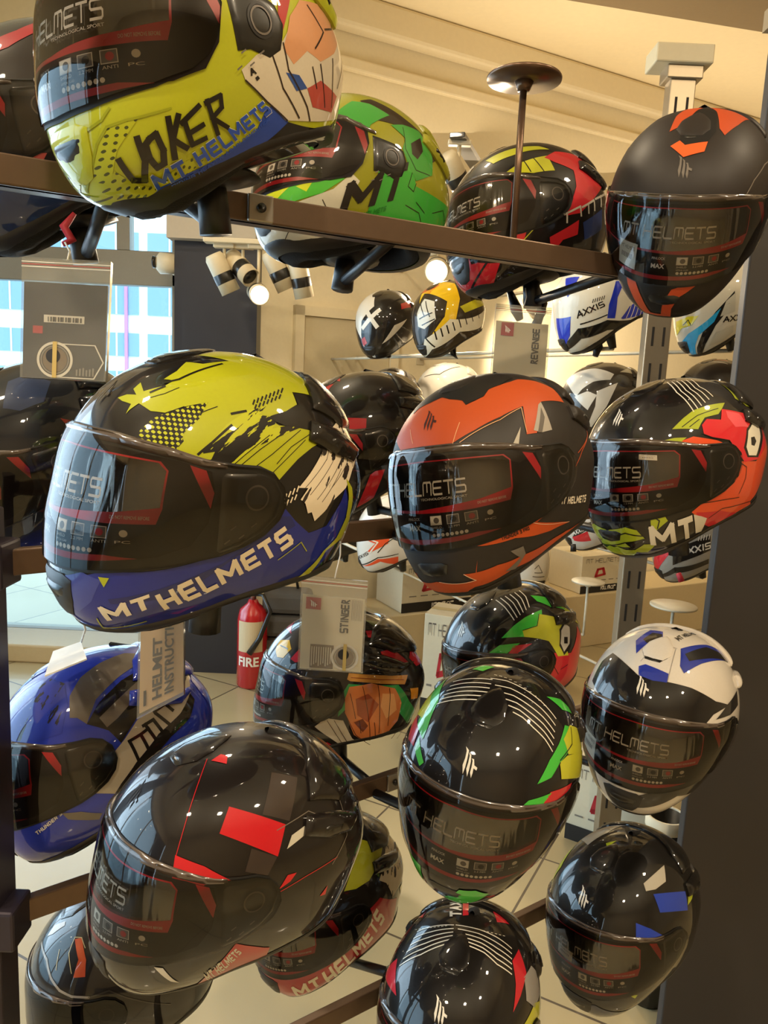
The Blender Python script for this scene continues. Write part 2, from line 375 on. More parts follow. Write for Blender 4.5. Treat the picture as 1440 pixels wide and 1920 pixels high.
def raised(mb, azel, m, h, bev=.03, cyl=False, step=.03, base=0.0, flat=True, mirror=False):
    """solid moulded patch standing h above the shell, with a rounded border"""
    azel = np.asarray(azel, float)
    if cyl: ch = Cyl()
    else:
        c = direc(*azel.T).mean(0); c /= np.linalg.norm(c); ch = Chart(math.degrees(math.atan2(c[1], c[0])), math.degrees(math.asin(c[2])))
    V, F, P = fill(ch.to(azel), step); D = ch.back(V); t = np.clip(edge_dist(P, V)/bev, 0, 1)
    X = lift(D, base+h*(.35+.65*np.sqrt(t*(2-t))) if bev > 0 else base+h+t*0); mb.add(X, orient(X, F, D), m)
    DP = ch.back(P); n = len(P); S = np.concatenate([lift(DP, base+h*(.35 if bev > 0 else 1)), lift(DP, base-.001)])
    sgn = 1 if (P[:, 0]*np.roll(P[:, 1], -1)-np.roll(P[:, 0], -1)*P[:, 1]).sum() > 0 else -1
    mb.add(S, [[i, n+i, n+(i+1) % n, (i+1) % n][::sgn] for i in range(n)], m)
    if mirror: raised(mb, azel*[-1, 1], m, h, bev, cyl, step, base)
# ---- the full-face helmet: shell, visor, printed film, vents, spoiler, lining ----
def sym(P):
    """mirror a half outline running from the front centre round to the front centre"""
    return P+[(-a, e) for a, e in P[::-1] if a != 0]
VISOR = [(0,21),(20,20.5),(40,18.5),(58,15.5),(70,15),(80,15),(87,12.5),(92,7),(93.5,0),(91,-7),(85,-13.5),(76,-18.5),(66,-21.5),(50,-23.5),(30,-23.8),(0,-23.8)]
RUBBER = mat('black_rubber', '141210', .6); DARK = mat('black_plastic', '15130f', .32, coat=.3); SATIN = mat('satin_black_plastic', '1b1815', .45)
LINING = mat('black_fabric_lining', '100f0f', .95, bump=.6, bscale=500); CLEAR = clear('clear_visor_plastic', 'f2efea'); SMOKE = clear('smoke_visor_plastic', '6a6662')
FILM_BLACK = mat('film_black', '1b1412', .35, coat=0, spec=.2); FILM_WIN = mat('film_window_dark', '1c1613', .12, metal=.0, coat=1, spec=1.0); _n = FILM_WIN.node_tree; _tc = [q for q in _n.nodes if q.type == 'TEX_COORD'][0]; _mp = _n.nodes.new('ShaderNodeMapping'); _mp.inputs['Scale'].default_value = (1, 1, .06)
_nz = _n.nodes.new('ShaderNodeTexNoise'); _nz.inputs['Scale'].default_value = 55; _bp = _n.nodes.new('ShaderNodeBump'); _bp.inputs['Strength'].default_value = .5; _bp.inputs['Distance'].default_value = .004
_n.links.new(_tc.outputs['Object'], _mp.inputs[0]); _n.links.new(_mp.outputs[0], _nz.inputs['Vector']); _n.links.new(_nz.outputs[0], _bp.inputs['Height'])
for _s in ('Normal', 'Coat Normal'): _n.links.new(_bp.outputs[0], _n.nodes['Principled BSDF'].inputs[_s])
FILM_RED = mat('film_red', 'b51c28', .35, coat=0)
FILM_GREY = mat('film_grey_lettering', 'd6cec2', .4); FILM_DK = mat('film_dark_icon', '665e56', .4); FILM_WHITE = mat('film_white', 'ece6da', .5)
STEEL = mat('brushed_steel', 'a8a29a', .3, metal=1)
def shell_grid(mb, m, off=0.0, na=112, ne=44):
    A = np.linspace(-180, 180, na, endpoint=False); lo = rim_el(A); V = []
    for j in range(ne):
        t = j/ne; el = lo+(88.5-lo)*(t**1.0); V.append(lift(direc(A, el), np.full(na, off)))
    V = np.concatenate(V+[lift(direc([0.], [90.]), np.array([off]))]); top = ne*na
    F = [[j*na+i, j*na+(i+1) % na, (j+1)*na+(i+1) % na, (j+1)*na+i] for j in range(ne-1) for i in range(na)]
    F += [[(ne-1)*na+i, (ne-1)*na+(i+1) % na, top] for i in range(na)]
    mb.add(V, F, m); return A, lo
def rim_ring(mb, m, w=.012, off=.0015, off2=.001):
    A = np.linspace(-180, 180, 112, endpoint=False); lo = rim_el(A); n = len(A)
    up = lift(direc(A, lo+math.degrees(w/.17)), np.full(n, .0004)); up2 = lift(direc(A, lo+math.degrees(w/.17)-1), np.full(n, off)); bo = lift(direc(A, lo), np.full(n, off))
    inn = bo*[.9, .86, 1]+[0, 0, -.003]; R = [up, up2, bo, inn]
    mb.add(np.concatenate(R), [[j*n+(i+1) % n, j*n+i, (j+1)*n+i, (j+1)*n+(i+1) % n] for j in range(3) for i in range(n)], m)
def lining(mb):
    A = np.linspace(-180, 180, 64, endpoint=False); lo = rim_el(A); n = len(A); b = lift(direc(A, lo), np.zeros(n)); R = []
    for k, (s, dz) in enumerate([(.90, -.002), (.80, -.006), (.70, -.004), (.62, .008), (.62, .04), (.66, .09), (.60, .15), (.40, .205), (.05, .225)]):
        R.append(b*[s, s*.97, 1]*[1, 1, 1 if dz < .03 else 1]+[-.004*k, 0, dz])
    mb.add(np.concatenate(R), [[j*n+(i+1) % n, j*n+i, (j+1)*n+i, (j+1)*n+(i+1) % n] for j in range(len(R)-1) for i in range(n)], LINING)
def film(parent, window=True, stickers=()):
    mb = MB(); B = .0016; cy = dict(cyl=True, base=B)
    decal(mb, sym([(0,16.5),(25,16),(48,14.5),(60,12),(62,4),(60,-8),(54,-17),(42,-20.5),(20,-21.2),(0,-21.5)]), FILM_BLACK, 0, **cy)
    decal(mb, sym([(0,-19.6),(25,-19.2),(36,-20.6),(20,-21.2),(0,-21.5)]), FILM_RED, 1, **cy)
    for s in (-1, 1):
        decal(mb, [(s*52,13.5),(s*58,12.2),(s*61.5,4),(s*60.5,-2)], FILM_RED, 1, **cy)
    W = [(-45,13.4),(0,14.6),(42,13.4),(45,10.5),(44,-3),(42,-8.6),(25,-9.2),(0,-9.0),(-28,-8.0),(-45,-6)]
    decal(mb, W, FILM_RED, 1, **cy)
    decal(mb, [(-44.3,12.8),(0,14.0),(41.4,12.8),(44.3,10.3),(43.2,-2.6),(28,-5.4),(0,-7.6),(-26,-7.2),(-44.4,-5.4)], FILM_WIN, 2, **cy)
    decal(mb, [(-61,2),(-55,0),(-52,-12),(-54,-17),(-60,-8)], FILM_RED, 1, **cy)
    glyph(mb, tech_text('MT HELMETS', .16), [(-29,5),(23,5),(23,-1.6),(-29,-1.6)], FILM_GREY, 3, **cy)
    glyph(mb, text_mesh('TECHNOLOGICAL SPORT'), [(0,-2.6),(23,-2.6),(23,-3.6),(0,-3.6)], FILM_GREY, 3, **cy)
    glyph(mb, text_mesh('DO NOT REMOVE BEFORE'), [(27,-6.4),(40,-6.0),(40,-7.2),(27,-7.5)], FILM_GREY, 3, **cy)
    for k, (a, lab) in enumerate(((5, 'SHIELD'), (13, '2.2 MM'), (21, 'ANTI'), (29, 'PC'))):
        if k < 3:
            glyph(mb, (np.array([(0,0),(1,0),(1,1),(0,1)]), [[0,1,2,3]]), [(a-.3,-10.2),(a+5.3,-10.2),(a+5.3,-14),(a-.3,-14)], FILM_GREY, 2, **cy)
            glyph(mb, (np.array([(0,0),(1,0),(1,1),(0,1)]), [[0,1,2,3]]), [(a,-10.45),(a+5,-10.45),(a+5,-13.75),(a,-13.75)], (FILM_WHITE, FILM_DK, FILM_DK)[k], 3, **cy)
        glyph(mb, disc(12), [(a+1.4,-10.9),(a+4.2,-10.9),(a+4.2,-13.3),(a+1.4,-13.3)], (FILM_DK, FILM_BLACK, FILM_RED, FILM_GREY)[k], 4, **cy)
        glyph(mb, text_mesh(lab), [(a,-14.5),(a+5,-14.5),(a+5,-15.4),(a,-15.4)], FILM_GREY, 3, **cy)
    for k in range(8): glyph(mb, disc(8), [(5+k*2.1,-17.2),(6.7+k*2.1,-17.2),(6.7+k*2.1,-18.7),(5+k*2.1,-18.7)], FILM_WHITE, 3, **cy)
    glyph(mb, text_mesh('OPTICAL CLASS'), [(5,-16.1),(11,-16.1),(11,-16.7),(5,-16.7)], FILM_GREY, 3, **cy)
    glyph(mb, text_mesh('PINLOCK', .02), [(-8,-10.6),(-1,-10.6),(-1,-11.8),(-8,-11.8)], FILM_GREY, 3, **cy)
    glyph(mb, text_mesh('MAX', .03), [(-8,-13.8),(-1,-13.8),(-1,-16),(-8,-16)], FILM_WHITE, 3, **cy)
    for (a0, e0, a1, e1, rot) in stickers:
        q = [(a0,e0),(a1,e0+rot),(a1,e1+rot),(a0,e1)]; glyph(mb, (np.array([(0,0),(1,0),(1,1),(0,1)]), [[0,1,2,3]]), q, FILM_WHITE, 5, **cy)
        for k in range(7):
            u = .2+k*.09; f = lambda t: (q[0][0]+(q[1][0]-q[0][0])*t, q[0][1]+(q[1][1]-q[0][1])*t)
            h = (e0-e1); x0 = f(u); x1 = f(u+.04); glyph(mb, (np.array([(0,0),(1,0),(1,1),(0,1)]), [[0,1,2,3]]), [(x0[0],x0[1]-h*.45),(x1[0],x1[1]-h*.45),(x1[0],x1[1]-h*.65),(x0[0],x0[1]-h*.65)], FILM_DK, 6, **cy)
        glyph(mb, text_mesh('MT HELMETS'), [(q[0][0]*.85+q[1][0]*.15,e0-(e0-e1)*.15),(q[1][0]*.9+q[0][0]*.1,e0+rot*.9-(e0-e1)*.15),(q[1][0]*.9+q[0][0]*.1,e0+rot*.9-(e0-e1)*.3),(q[0][0]*.85+q[1][0]*.15,e0-(e0-e1)*.3)], FILM_DK, 6, **cy)
    return mb.build('visor_film', parent)
def helmet(name, label, loc, rot, base, design=(), matte=False, visor='film', group=None, trim=None, spoil=None, stickers=(), logo='d8d0c0', cat='helmet', scale=1.0, plate=None, vent=None, lowres=False, brow=None, port=True, outline=None, steep=False):
    RIM[0] = RIM_STEEP if steep else RIM_USUAL
    VZ = outline or VISOR; pc = 1.0 if not outline else .45
    root = empty(name); tag(root, label, cat, group or 'full-face helmets on the display rack')
    R = rotm(*rot)*scale; place(root, loc, R)
    trimm = trim or SATIN; bm_ = base if not isinstance(base, str) else paint(base, matte); sp = spoil or bm_
    sh = MB(); shell_grid(sh, bm_, 0, *( (64, 28) if lowres else (112, 44)))
    if port: decal(sh, sym([(a, e+(1.0 if e > 0 else -1.2)) for a, e in VZ]), RUBBER, 6, cyl=True)           # eye port gasket
    for op in design:
        k = op[0]; c = op[1]; m = c if not isinstance(c, str) else paint(c, matte)
        if k == 'P': decal(sh, op[2], m, op[3] if len(op) > 3 else 1, mirror=bool(op[4]) if len(op) > 4 else False)
        elif k == 'T': glyph(sh, block_text(op[2]), op[3], m, op[5] if len(op) > 5 else 4, mirror=len(op) > 6 and op[6])
        elif k == 'K': glyph(sh, tech_text(op[2], op[4] if len(op) > 4 else .2, .25, .8), op[3], m, 4)
        elif k == 'L': glyph(sh, flame_mark(), op[2], m, 4)
        elif k == 'S': 
            V, F = strokes([[(p[0], p[1]) for p in ln] for ln in op[2]], op[3]); 
            c0 = direc(*np.concatenate([np.asarray(l, float) for l in op[2]]).T).mean(0); c0 /= np.linalg.norm(c0); ch = Chart(math.degrees(math.atan2(c0[1], c0[0])), math.degrees(math.asin(c0[2])))
            V, F = strokes([ch.to(l) for l in op[2]], math.radians(op[3])); V, F = subdiv(V, F, .05); D = ch.back(V); X = lift(D, LAY*.5*(op[4] if len(op) > 4 else 3)+.0002); sh.add(X, orient(X, F, D), m)
        elif k == 'E':
            V, F = disc(24); glyph(sh, (V, F), op[2], m, op[3] if len(op) > 3 else 3)
        elif k == 'R': raised(sh, op[2], m, op[3], .05)
    if logo: glyph(sh, flame_mark(), [(-5.5,44),(5.5,44),(6.5,30),(-4.5,30)], paint(logo, matte), 5)
    sh.build('shell', root)
    tr = MB(); rim_ring(tr, trimm); tr.build('bottom_trim', root)
    ln = MB(); lining(ln); ln.build('lining', root)
    ch = MB()
    if vent is not False: raised(ch, sym([(0,-26.5),(8,-26.5),(12,-28),(10,-35),(6,-40),(0,-41)]), vent or SATIN, .003, .06)
    raised(ch, sym([(0,-29),(6,-29),(9,-30),(7,-34),(0,-35)]), DARK, .0045 if vent is not False else .002, .03); ch.build('chin_vent', root)
    bv = MB(); raised(bv, sym([(0,58),(12,58),(22,63),(28,72),(24,82),(0,86)]), brow or sp, .0028, .10); raised(bv, sym([(0,56),(9,56),(18,61),(11,58.6),(0,58)]), DARK, .0022, .02); bv.build('brow_vent', root)
    s = MB(); raised(s, [(118,40),(140,30),(165,24),(180,22),(-165,24),(-140,30),(-118,40),(-130,52),(-155,57),(180,58),(155,57),(130,52)], sp, .009, .16)
    raised(s, [(112,35),(128,31),(146,21),(158,19),(140,15),(124,20),(108,27)], sp, .010, .12); raised(s, [(-112,35),(-128,31),(-146,21),(-158,19),(-140,15),(-124,20),(-108,27)], sp, .010, .12)
    raised(s, [(120,28.5),(138,21),(130,20),(118,24)], DARK, .0105, .02); raised(s, [(-120,28.5),(-138,21),(-130,20),(-118,24)], DARK, .0105, .02); s.build('spoiler', root)
    if visor:
        if not lowres or plate:
            for sg in (-1, 1):
                p = MB(); raised(p, [(sg*64,12),(sg*80,13),(sg*88,11),(sg*92,4),(sg*90,-6),(sg*84,-13*(pc*.4+.6)),(sg*74,-19*pc),(sg*(64 if pc == 1 else 68),-22*pc)], plate or DARK, .0022, .04, cyl=True)
                q = lambda a0, a1, e1, e0: [(sg*a0, e1), (sg*a1, e1), (sg*a1, e0), (sg*a0, e0)]
                glyph(p, disc(28, ri=.42), q(72.5,86,9.5,-4), SATIN, 3, cyl=True, base=.0022); glyph(p, disc(24, .4, ri=.34), q(72.5,86,9.5,-4), FILM_DK, 4, cyl=True, base=.0022)
                for (a, e) in ((70,-10),(74,-14),(79,-9),(68,-16)): glyph(p, strokes([[(.1,.2),(.9,.8)]], .25), q(a-1.2,a+1.2,e+1.2,e-1.2), FILM_DK, 4, cyl=True, base=.0022)
                p.build('pivot_plate', root)
        if visor == 'film': film(root, stickers=stickers)
        v = MB(); raised(v, sym(VZ), SMOKE if visor == 'smoke' else CLEAR, .0042, .0, cyl=True, step=.05)
        # moulded upper lip of the visor
        raised(v, sym([(0,21.6),(25,21),(45,18.8),(60,16),(66,15.6),(66,13.6),(58,13.4),(45,15.2),(25,17.2),(0,17.8)]), mat('visor_lip', '4a3f38', .25, coat=1), .0052, .02, cyl=True)
        v.build('visor', root)
    return root
POSES = {
    'F': ((-0.185, 0.827, 1.44), (-139.3, 2.9, -1.5)),
    'A': ((-0.217, 0.876, 1.874), (-129.9, -6.5, 2.4)),
    'E': ((0.485, 1.357, 1.878), (-117.8, -28.4, -5.8)),
    'I': ((0.154, 1.096, 1.437), (-132.2, -5.8, 10.7)),
    'J': ((0.497, 1.333, 1.45), (-150.2, -7.9, 4.9)),
    'C': ((-0.072, 1.339, 1.869), (-143.6, 11.4, 7.1)),
    'D': ((0.256, 1.581, 1.886), (-155.4, -2.4, 9.3)),
    'K': ((-0.42, 1.127, 0.992), (-153.0, -9.7, 12.5)),
    'L': ((-0.073, 1.469, 0.971), (-175.5, -1.0, 6.1)),
    'M': ((0.298, 1.644, 0.994), (-146.1, -13.1, 7.2)),
    'N': ((-0.17, 0.885, 0.983), (-147.9, 2.2, -0.2)),
    'O': ((0.18, 1.086, 1.001), (-116.5, -11.1, -6.5)),
    'P': ((0.519, 1.329, 1.002), (-127.3, -4.8, -1.9)),
    'Q': ((0.504, 1.367, 0.572), (-139.6, -7.0, 4.6)),
    'R': ((-0.079, 1.409, 0.551), (-137.2, -7.2, 7.0)),
    'S': ((0.166, 1.136, 0.549), (-112.9, -1.7, -0.0)),
    'G': ((-0.054, 1.647, 1.442), (-148.3, -12.9, 3.2)),
    'H': ((-0.548, 1.221, 1.425), (-134.8, -18.4, 0.9)),
    'B': ((-0.468, 1.128, 1.871), (-156.6, -9.7, 0.1)),
    'T': ((-0.426, 1.227, 0.524), (-162.0, -10.6, 1.9)),
    'U': ((-0.031, 3.626, 1.855), (-120.3, -13.4, 0.0)),
    'V': ((0.227, 3.285, 1.86), (-145.4, -15.8, 0.0)),
    'W': ((0.676, 2.58, 1.869), (-175.6, -18.5, 0.0)),
    'X': ((1.104, 2.672, 1.886), (-175.2, -18.5, 0.0)),
    'Y': ((0.784, 2.86, 1.542), (-160.0, -0.0, -0.0)),
    'Z': ((0.284, 3.789, 1.55), (-160.0, 0.0, -0.0)),
    'ZB': ((0.013, 3.622, 1.508), (-100.0, 0.0, 0.0)),
    'AA': ((1.307, 3.134, 1.589), (-160.0, -0.0, 0.0)),
    'AB': ((0.058, 2.893, 1.02), (-176.3, -9.7, 0.0)),
    'AC': ((1.152, 2.788, 1.069), (-176.6, -15.6, 0.0)),
    'AD': ((0.883, 3.057, 1.113), (-171.8, -10.3, 0.1)),
    'AE': ((0.673, 3.7, 0.769), (-58.6, 0.4, 0.0)),
    'AF': ((-0.185, 3.674, 0.87), (-159.9, -3.2, 0.0)),
}
DESIGN = {
  'F': [
    ('P','16247c',[(-5.7,-27.3),(24.8,-24.3),(44.9,-25.6),(60.8,-23.3),(76.6,-15),(86.1,-2.7),(93.1,-1.2),(101,-8),(110.8,-14),(122.2,-11.1),(128.5,-0.6),(131.5,5.3),(137.3,-4.4),(139.3,-18.7),(127.7,-31.2),(120.4,-37.9),(111.6,-42.7),(72.3,-53.4),(40.3,-49.8),(10.7,-49.8),(4.5,-45.8),(-2.9,-41.3),(-6,-36)],1,1),
    ('P','363f86',[(7.8,-27),(17.1,-24.9),(23.7,-27.3),(18.5,-34.2),(11.1,-38),(2.9,-33)],2,1),
    ('P','18215f',[(24.7,-33.7),(44.4,-32.6),(67.2,-26.5),(83.7,-15.4),(87.8,-5.5),(97.8,-5.7),(101.6,-10.2),(77.6,-20.8),(51.3,-36.7),(25.1,-35.4)],2,1),
    ('P','9da11c',[(14,34),(17.7,36),(22.8,36.5),(18.7,38.9),(19.3,42.6),(25,38.6),(33.4,42.9),(36.3,46.4),(30.4,46.2),(33.5,52.1),(32.8,59.9),(46,60.4),(67.1,66.3),(33.1,68.8),(50.9,80.4),(141.9,78.8),(149.3,67),(150.6,58.6),(136.7,51.9),(129.3,45.5),(109.1,48.7),(107.5,42.7),(98,39.7),(84.7,36.3),(91.5,33.3),(113.6,30.4),(133.9,27.7),(109.7,24),(100.1,19.3),(88.6,9.2),(86.4,11.1),(83.2,13),(78.1,14),(69.7,13.6),(62.2,11.8),(55.3,9.3),(51.8,6.4),(45.2,8),(40,9.5),(44.3,14.7),(48.7,21.9),(46.9,24.7),(52.5,32.4),(55.8,39),(45.9,35.2),(39.1,31.3),(33.2,30.9),(26.6,33.1),(24.2,30),(23.5,28.1),(23.3,32.3),(17.9,32.9)],2,1),
    ('P','@halftone',[(26,9.1),(29.5,14.9),(31.6,17.6),(32,23),(35.3,28.2),(39.2,31),(47.8,35.7),(55.6,38.9),(53.2,31.5),(48.2,25),(48,20.9),(44.7,15.2),(40,9.5),(34.1,9.7),(29.8,10.2)],3,1),
    ('P','@brushy',[(54.5,17.9),(59.6,24.1),(64.9,31.1),(74.8,38.2),(85.9,41.3),(80.9,37.1),(92.4,36.7),(87.2,31.7),(96.4,33.3),(104.1,32.4),(86.5,26.9),(78,23.4),(70.6,17.1),(63.9,14.7),(59.1,10.4),(51.8,6.4),(52.5,10.6),(59.6,16.8),(60.7,19.7)],3,1),
    ('S','17130f',[[(54.5,17.9),(59.5,23.2),(67.1,31.1)],[(32.4,44.3),(38.3,47.4),(45.9,54.5),(60.6,62.7)],[(67,35.9),(74.2,38.1)],[(28.8,38.6),(33.6,42.5)],[(150,62.1),(151.1,54.5),(135.2,46)]],1,4),
    ('S','17130f',[[(78.5,41.6),(79.7,43.6)],[(81,42.6),(82.3,44.7)],[(83.6,43.6),(85.2,45.7)],[(86.4,44.5),(88.2,46.7)],[(89.4,45.5),(91.4,47.7)],[(92.5,46.5),(94.8,48.7)],[(95.9,47.4),(98.6,49.7)],[(99.6,48.4),(102.7,50.6)],[(79.2,39.7),(80.3,41.5)],[(81.6,40.7),(82.9,42.5)],[(84.2,41.6),(85.6,43.5)],[(86.9,42.6),(88.5,44.5)],[(89.8,43.5),(91.5,45.4)],[(92.8,44.5),(94.8,46.4)],[(96,45.4),(98.3,47.3)]],0.7,4),
    ('P','14110e',[(84.7,36.3),(100.8,39),(108.4,42.7),(109.1,48.7),(120.9,42.2),(140.2,33.9),(125.6,30.1),(107.3,31.7),(94.3,33.4)],4,1),
    ('P','@brushw',[(115.1,27.8),(125.6,30.1),(153.9,34.5),(154.9,25.3),(154.5,18.8),(138.4,11.5),(131.5,5.3),(122.6,0.9),(117.7,-4.2),(112.5,-8.4),(109.4,-4.1),(107.2,-4.6),(104.6,0),(101.7,1.8),(105.8,6.7),(100.3,7),(106.8,13),(118.1,23.6)],5,1),
    ('S','d9cbb0',[[(87.3,-1.4),(88,0.9)],[(89.2,-0.2),(89.9,2.1)],[(91.1,0.9),(91.9,3.2)],[(93.1,2),(93.9,4.3)],[(95.1,3.2),(96,5.4)],[(97.2,4.3),(98.1,6.6)],[(99.4,5.4),(100.3,7.7)],[(88.7,-3.9),(89.3,-1.7)],[(90.6,-2.7),(91.2,-0.6)],[(92.5,-1.5),(93.1,0.6)],[(94.4,-0.4),(95.1,1.7)],[(96.4,0.7),(97.2,2.8)],[(98.5,1.9),(99.3,3.9)]],0.7,4),
    ('S','17130f',[[(104,31.4),(86.1,21),(77,14.7)],[(111.7,30.2),(96.6,24.3),(88.5,17.2)],[(93.5,30.2),(80.3,22.7),(71.7,15.7)],[(85.5,28.9),(73.6,20.2),(66.8,13.9)],[(105.8,27.2),(92.2,18.2),(84.9,12.1)],[(71.4,25.7),(63.6,19.1),(56.9,10.7)],[(81.1,33.5),(70.4,26.5),(62.6,19.9)],[(105.5,38.4),(95.1,36.3)],[(45.9,35.2),(39.2,30.8)],[(40.6,43.2),(35.6,39.2),(30.3,36.3)],[(60.2,37.9),(52.4,33.4)]],0.35,4),
    ('S','2a2420',[[(125.6,28.6),(118.4,18.5),(104.1,6.9)],[(133.1,28.3),(123.8,18.1),(107.1,3.7)],[(139.3,26.6),(129.7,17.5),(111.5,1.5)],[(146.3,23.6),(136.7,16.7),(120.6,6.1)],[(128.6,13.6),(114.7,0.3)],[(119.2,26.5),(114.5,19.8)]],0.3,6),
    ('K','d8c9a8','OBO',[(87.4,5.6),(91.4,7.1),(91.5,5.6),(87.7,3.8)],0.2),
    ('T','d9cbb0','MT',[(20.1,-35.9),(38.9,-33.8),(39.2,-39.6),(21.2,-41.8)],0.05,6,1),
    ('T','d9cbb0','HEL',[(40.4,-34.6),(61.6,-28.3),(67.6,-38.3),(42.6,-43.1)],0.05,6,1),
    ('T','d9cbb0','METS',[(63.7,-28.7),(95.5,-9.9),(103.5,-18.4),(68.8,-37.9)],0.05,6,1),
    ('S','9da11c',[[(17.7,-40.4),(16.5,-45.1),(33.8,-46)],[(96.9,-27),(107.3,-18.2),(112.9,-22.7)]],0.5,6),
    ('P','9da11c',[(23,-26.1),(26.6,-26.6),(24.4,-29.5)],6),
    ('P','2a3aa0',[(47.2,15.8),(49.5,16.7),(49.9,13.3),(47.4,14.3)],5),
    ('P','9da11c',[(134.5,-0),(137.8,-7.7),(134.8,-17.3),(126.3,-23.1),(120.1,-31.8),(116.2,-38.1),(123.6,-34.4),(128.6,-23.2),(141.6,-17.8),(143.7,-9.2)],6,1),
    ('P','9da11c',[(131.9,9.2),(137.1,4.7),(142.2,-8),(137.3,-7.6)],6,1),
  ],
  'A': [
    ('P','@dotsA',[(-15,-47.8),(15.6,-40),(23.3,-48.1),(41.6,-44.5),(54.6,-43.8),(27.1,-52.5),(-15.7,-58.3),(-15.5,-54.2)],1,1),
    ('P','@dotsA',[(17,-28.6),(29.1,-28.9),(19.6,-35.2),(11.5,-43),(4.5,-40.8)],1,1),
    ('P','24429c',[(4.5,-54.5),(26.8,-49.7),(40,-49),(57.4,-47.3),(79.7,-38.7),(84.3,-28.9),(90.6,-27.5),(102.4,-33.5),(89.1,-43.9),(68.6,-52.5),(46.4,-56.1),(24.6,-55.2),(0.7,-57.6),(-16.3,-55.8)],2,1),
    ('P','16120f',[(-16.6,-55.2),(3.1,-56.8),(25,-54.8),(46.6,-55.5),(72,-50.6),(89.7,-41),(99.8,-32.4),(149.8,-14.9),(148.3,-18.3),(148.7,-32.3),(167.2,-51.1),(-121.5,-80.8),(-16.2,-57.3)],3,1),
    ('S','8f9418',[[(39.8,-28.1),(24.9,-28.8),(18.6,-29.2),(13.6,-32.5),(6.9,-38.2),(-3.4,-42.6)],[(20.8,-25),(17.4,-27.4),(9.6,-29.1),(6.1,-32.5),(-3.3,-43)]],0.7,3),
    ('T','dadbc8','MT HELMETS',[(26.1,-44.4),(81.4,-26.4),(88.3,-30.3),(24.8,-50.3)],0.07,5,0),
    ('T','2a4cae','MT HELMETS',[(26.2,-44.6),(81.1,-26.7),(87.9,-30.2),(25.1,-50.2)],0.03,7,0),
    ('T','2a4cae','RIDING HEAVEN AGAIN DEMOLITION',[(31.4,-50.4),(86,-32.9),(87.1,-33.8),(31.3,-52.2)],0.02,7,0),
    ('S','17120e',[[(27,-33.8),(27.1,-40),(23.7,-45.2),(20.1,-43.9),(18.9,-37.8)],[(30.7,-34.9),(33.2,-34),(34.2,-38.8),(32.9,-42.6),(30.1,-43),(28.8,-39.7),(29,-36),(30.7,-34.9)],[(38.3,-30.6),(38.2,-36.6),(37.3,-42.2)],[(41.9,-30.4),(38.4,-36.7),(42.8,-40.4)]],1.8,8),
    ('S','17120e',[[(43.7,-32.2),(45.2,-39.9),(51.3,-39)],[(42.6,-32.8),(50,-28.5)],[(44.4,-36.3),(50.8,-34.5)],[(53.4,-27.1),(57.1,-38.5)],[(52.7,-27.9),(59.2,-25.6),(59.5,-29.6),(55,-32.8),(62.2,-36.7)]],1.7,8),
    ('P','c8bda8',[(69.4,-16.5),(76.7,-10.3),(91.4,-2),(99.5,9.4),(136.4,21.6),(146,4.8),(151.2,-15.1),(97.8,-32.2),(83.9,-26.9),(71.3,-20.1)],3,1),
    ('P','c98f66',[(91.4,-5),(96.8,8.7),(105.6,17.3),(136.5,22),(142.5,12.1),(129.9,3),(117.2,-3.8),(106.8,-2.4),(98.1,-9.8)],4,1),
    ('P','a92a26',[(90.7,13.4),(98.5,15.5),(91.7,2.2),(83.8,-4.6),(80.3,-4.3),(89.3,6.8)],5,1),
    ('P','a9483c',[(108.4,-16.8),(118.4,-10.9),(137.7,-11.1),(134,-18.8),(114.4,-22.7)],5,1),
    ('P','2c4a8c',[(93.5,-13.9),(102,-13.1),(108.4,-16.8),(101.4,-19.6)],5,1),
    ('S','2a1d18',[[(71.3,-20.1),(83.9,-26.9),(98.7,-32)],[(91.4,-3),(95,-12.5),(110.4,-23.8),(114.6,-28.1)],[(83.8,-6.6),(92.6,-20.3),(106.6,-29.2)],[(111.4,16.8),(121.5,8.9),(112.5,0.1)],[(139.2,18.1),(133.6,13.4),(123.6,10.5)],[(117.3,-4.8),(125.3,-19.5)],[(127.9,0.4),(132.7,-17.1)],[(111.2,-7.6),(115.7,-14.8)],[(144.3,7.4),(136.8,-8.2)]],0.8,6),
    ('T','1a1512','A',[(72.6,-15.7),(75.3,-14.9),(77.1,-17.1),(74,-18.4)],0.03,6,0),
    ('P','1a1512',[(76.1,-18.7),(77.5,-17.7),(78.7,-18.6),(77.2,-19.8)],6),
  ],
  'E': [
    ('P','b0431a',[(-28.2,60.3),(-66.7,75.2),(-147.3,72.6),(173.4,74.1),(143.9,70.2),(121.8,59.6),(120.9,55.8),(67.3,63),(35.2,56.6),(33.9,63.1),(89.4,80.3),(170.7,73),(-160.5,84.2),(-18.3,74.5),(-19.6,67)],2),
    ('P','e05a1e',[(-15.3,49),(-9.2,53.5),(-2.9,50.3),(16.7,52.4),(13.6,45.6),(-1.4,42.2)],6),
    ('P','120f0e',[(-9.8,54.5),(-15.4,68.2),(-24.1,82.3),(177.6,73.4),(101.2,81),(27.4,60.2),(16.4,52.5),(-2.9,50.3)],5),
    ('P','b8441c',[(-24.7,-18.9),(-16.9,-23.7),(-12.1,-32.8),(-7.5,-42),(-0.8,-42.1),(0.1,-33.5),(4,-26.1),(12.3,-23),(21.5,-20.6),(15.5,-25.6),(8.1,-30.2),(5.2,-37.2),(5.2,-47.9),(-2.8,-47.9),(-10.4,-46.9),(-16.7,-38.2),(-22.3,-28.6)],4),
    ('P','b8441c',[(41.4,-21.1),(71.6,-27.3),(77.9,-20.2),(81.6,-14.2),(79.3,-18.1),(71.3,-27.8)],4),
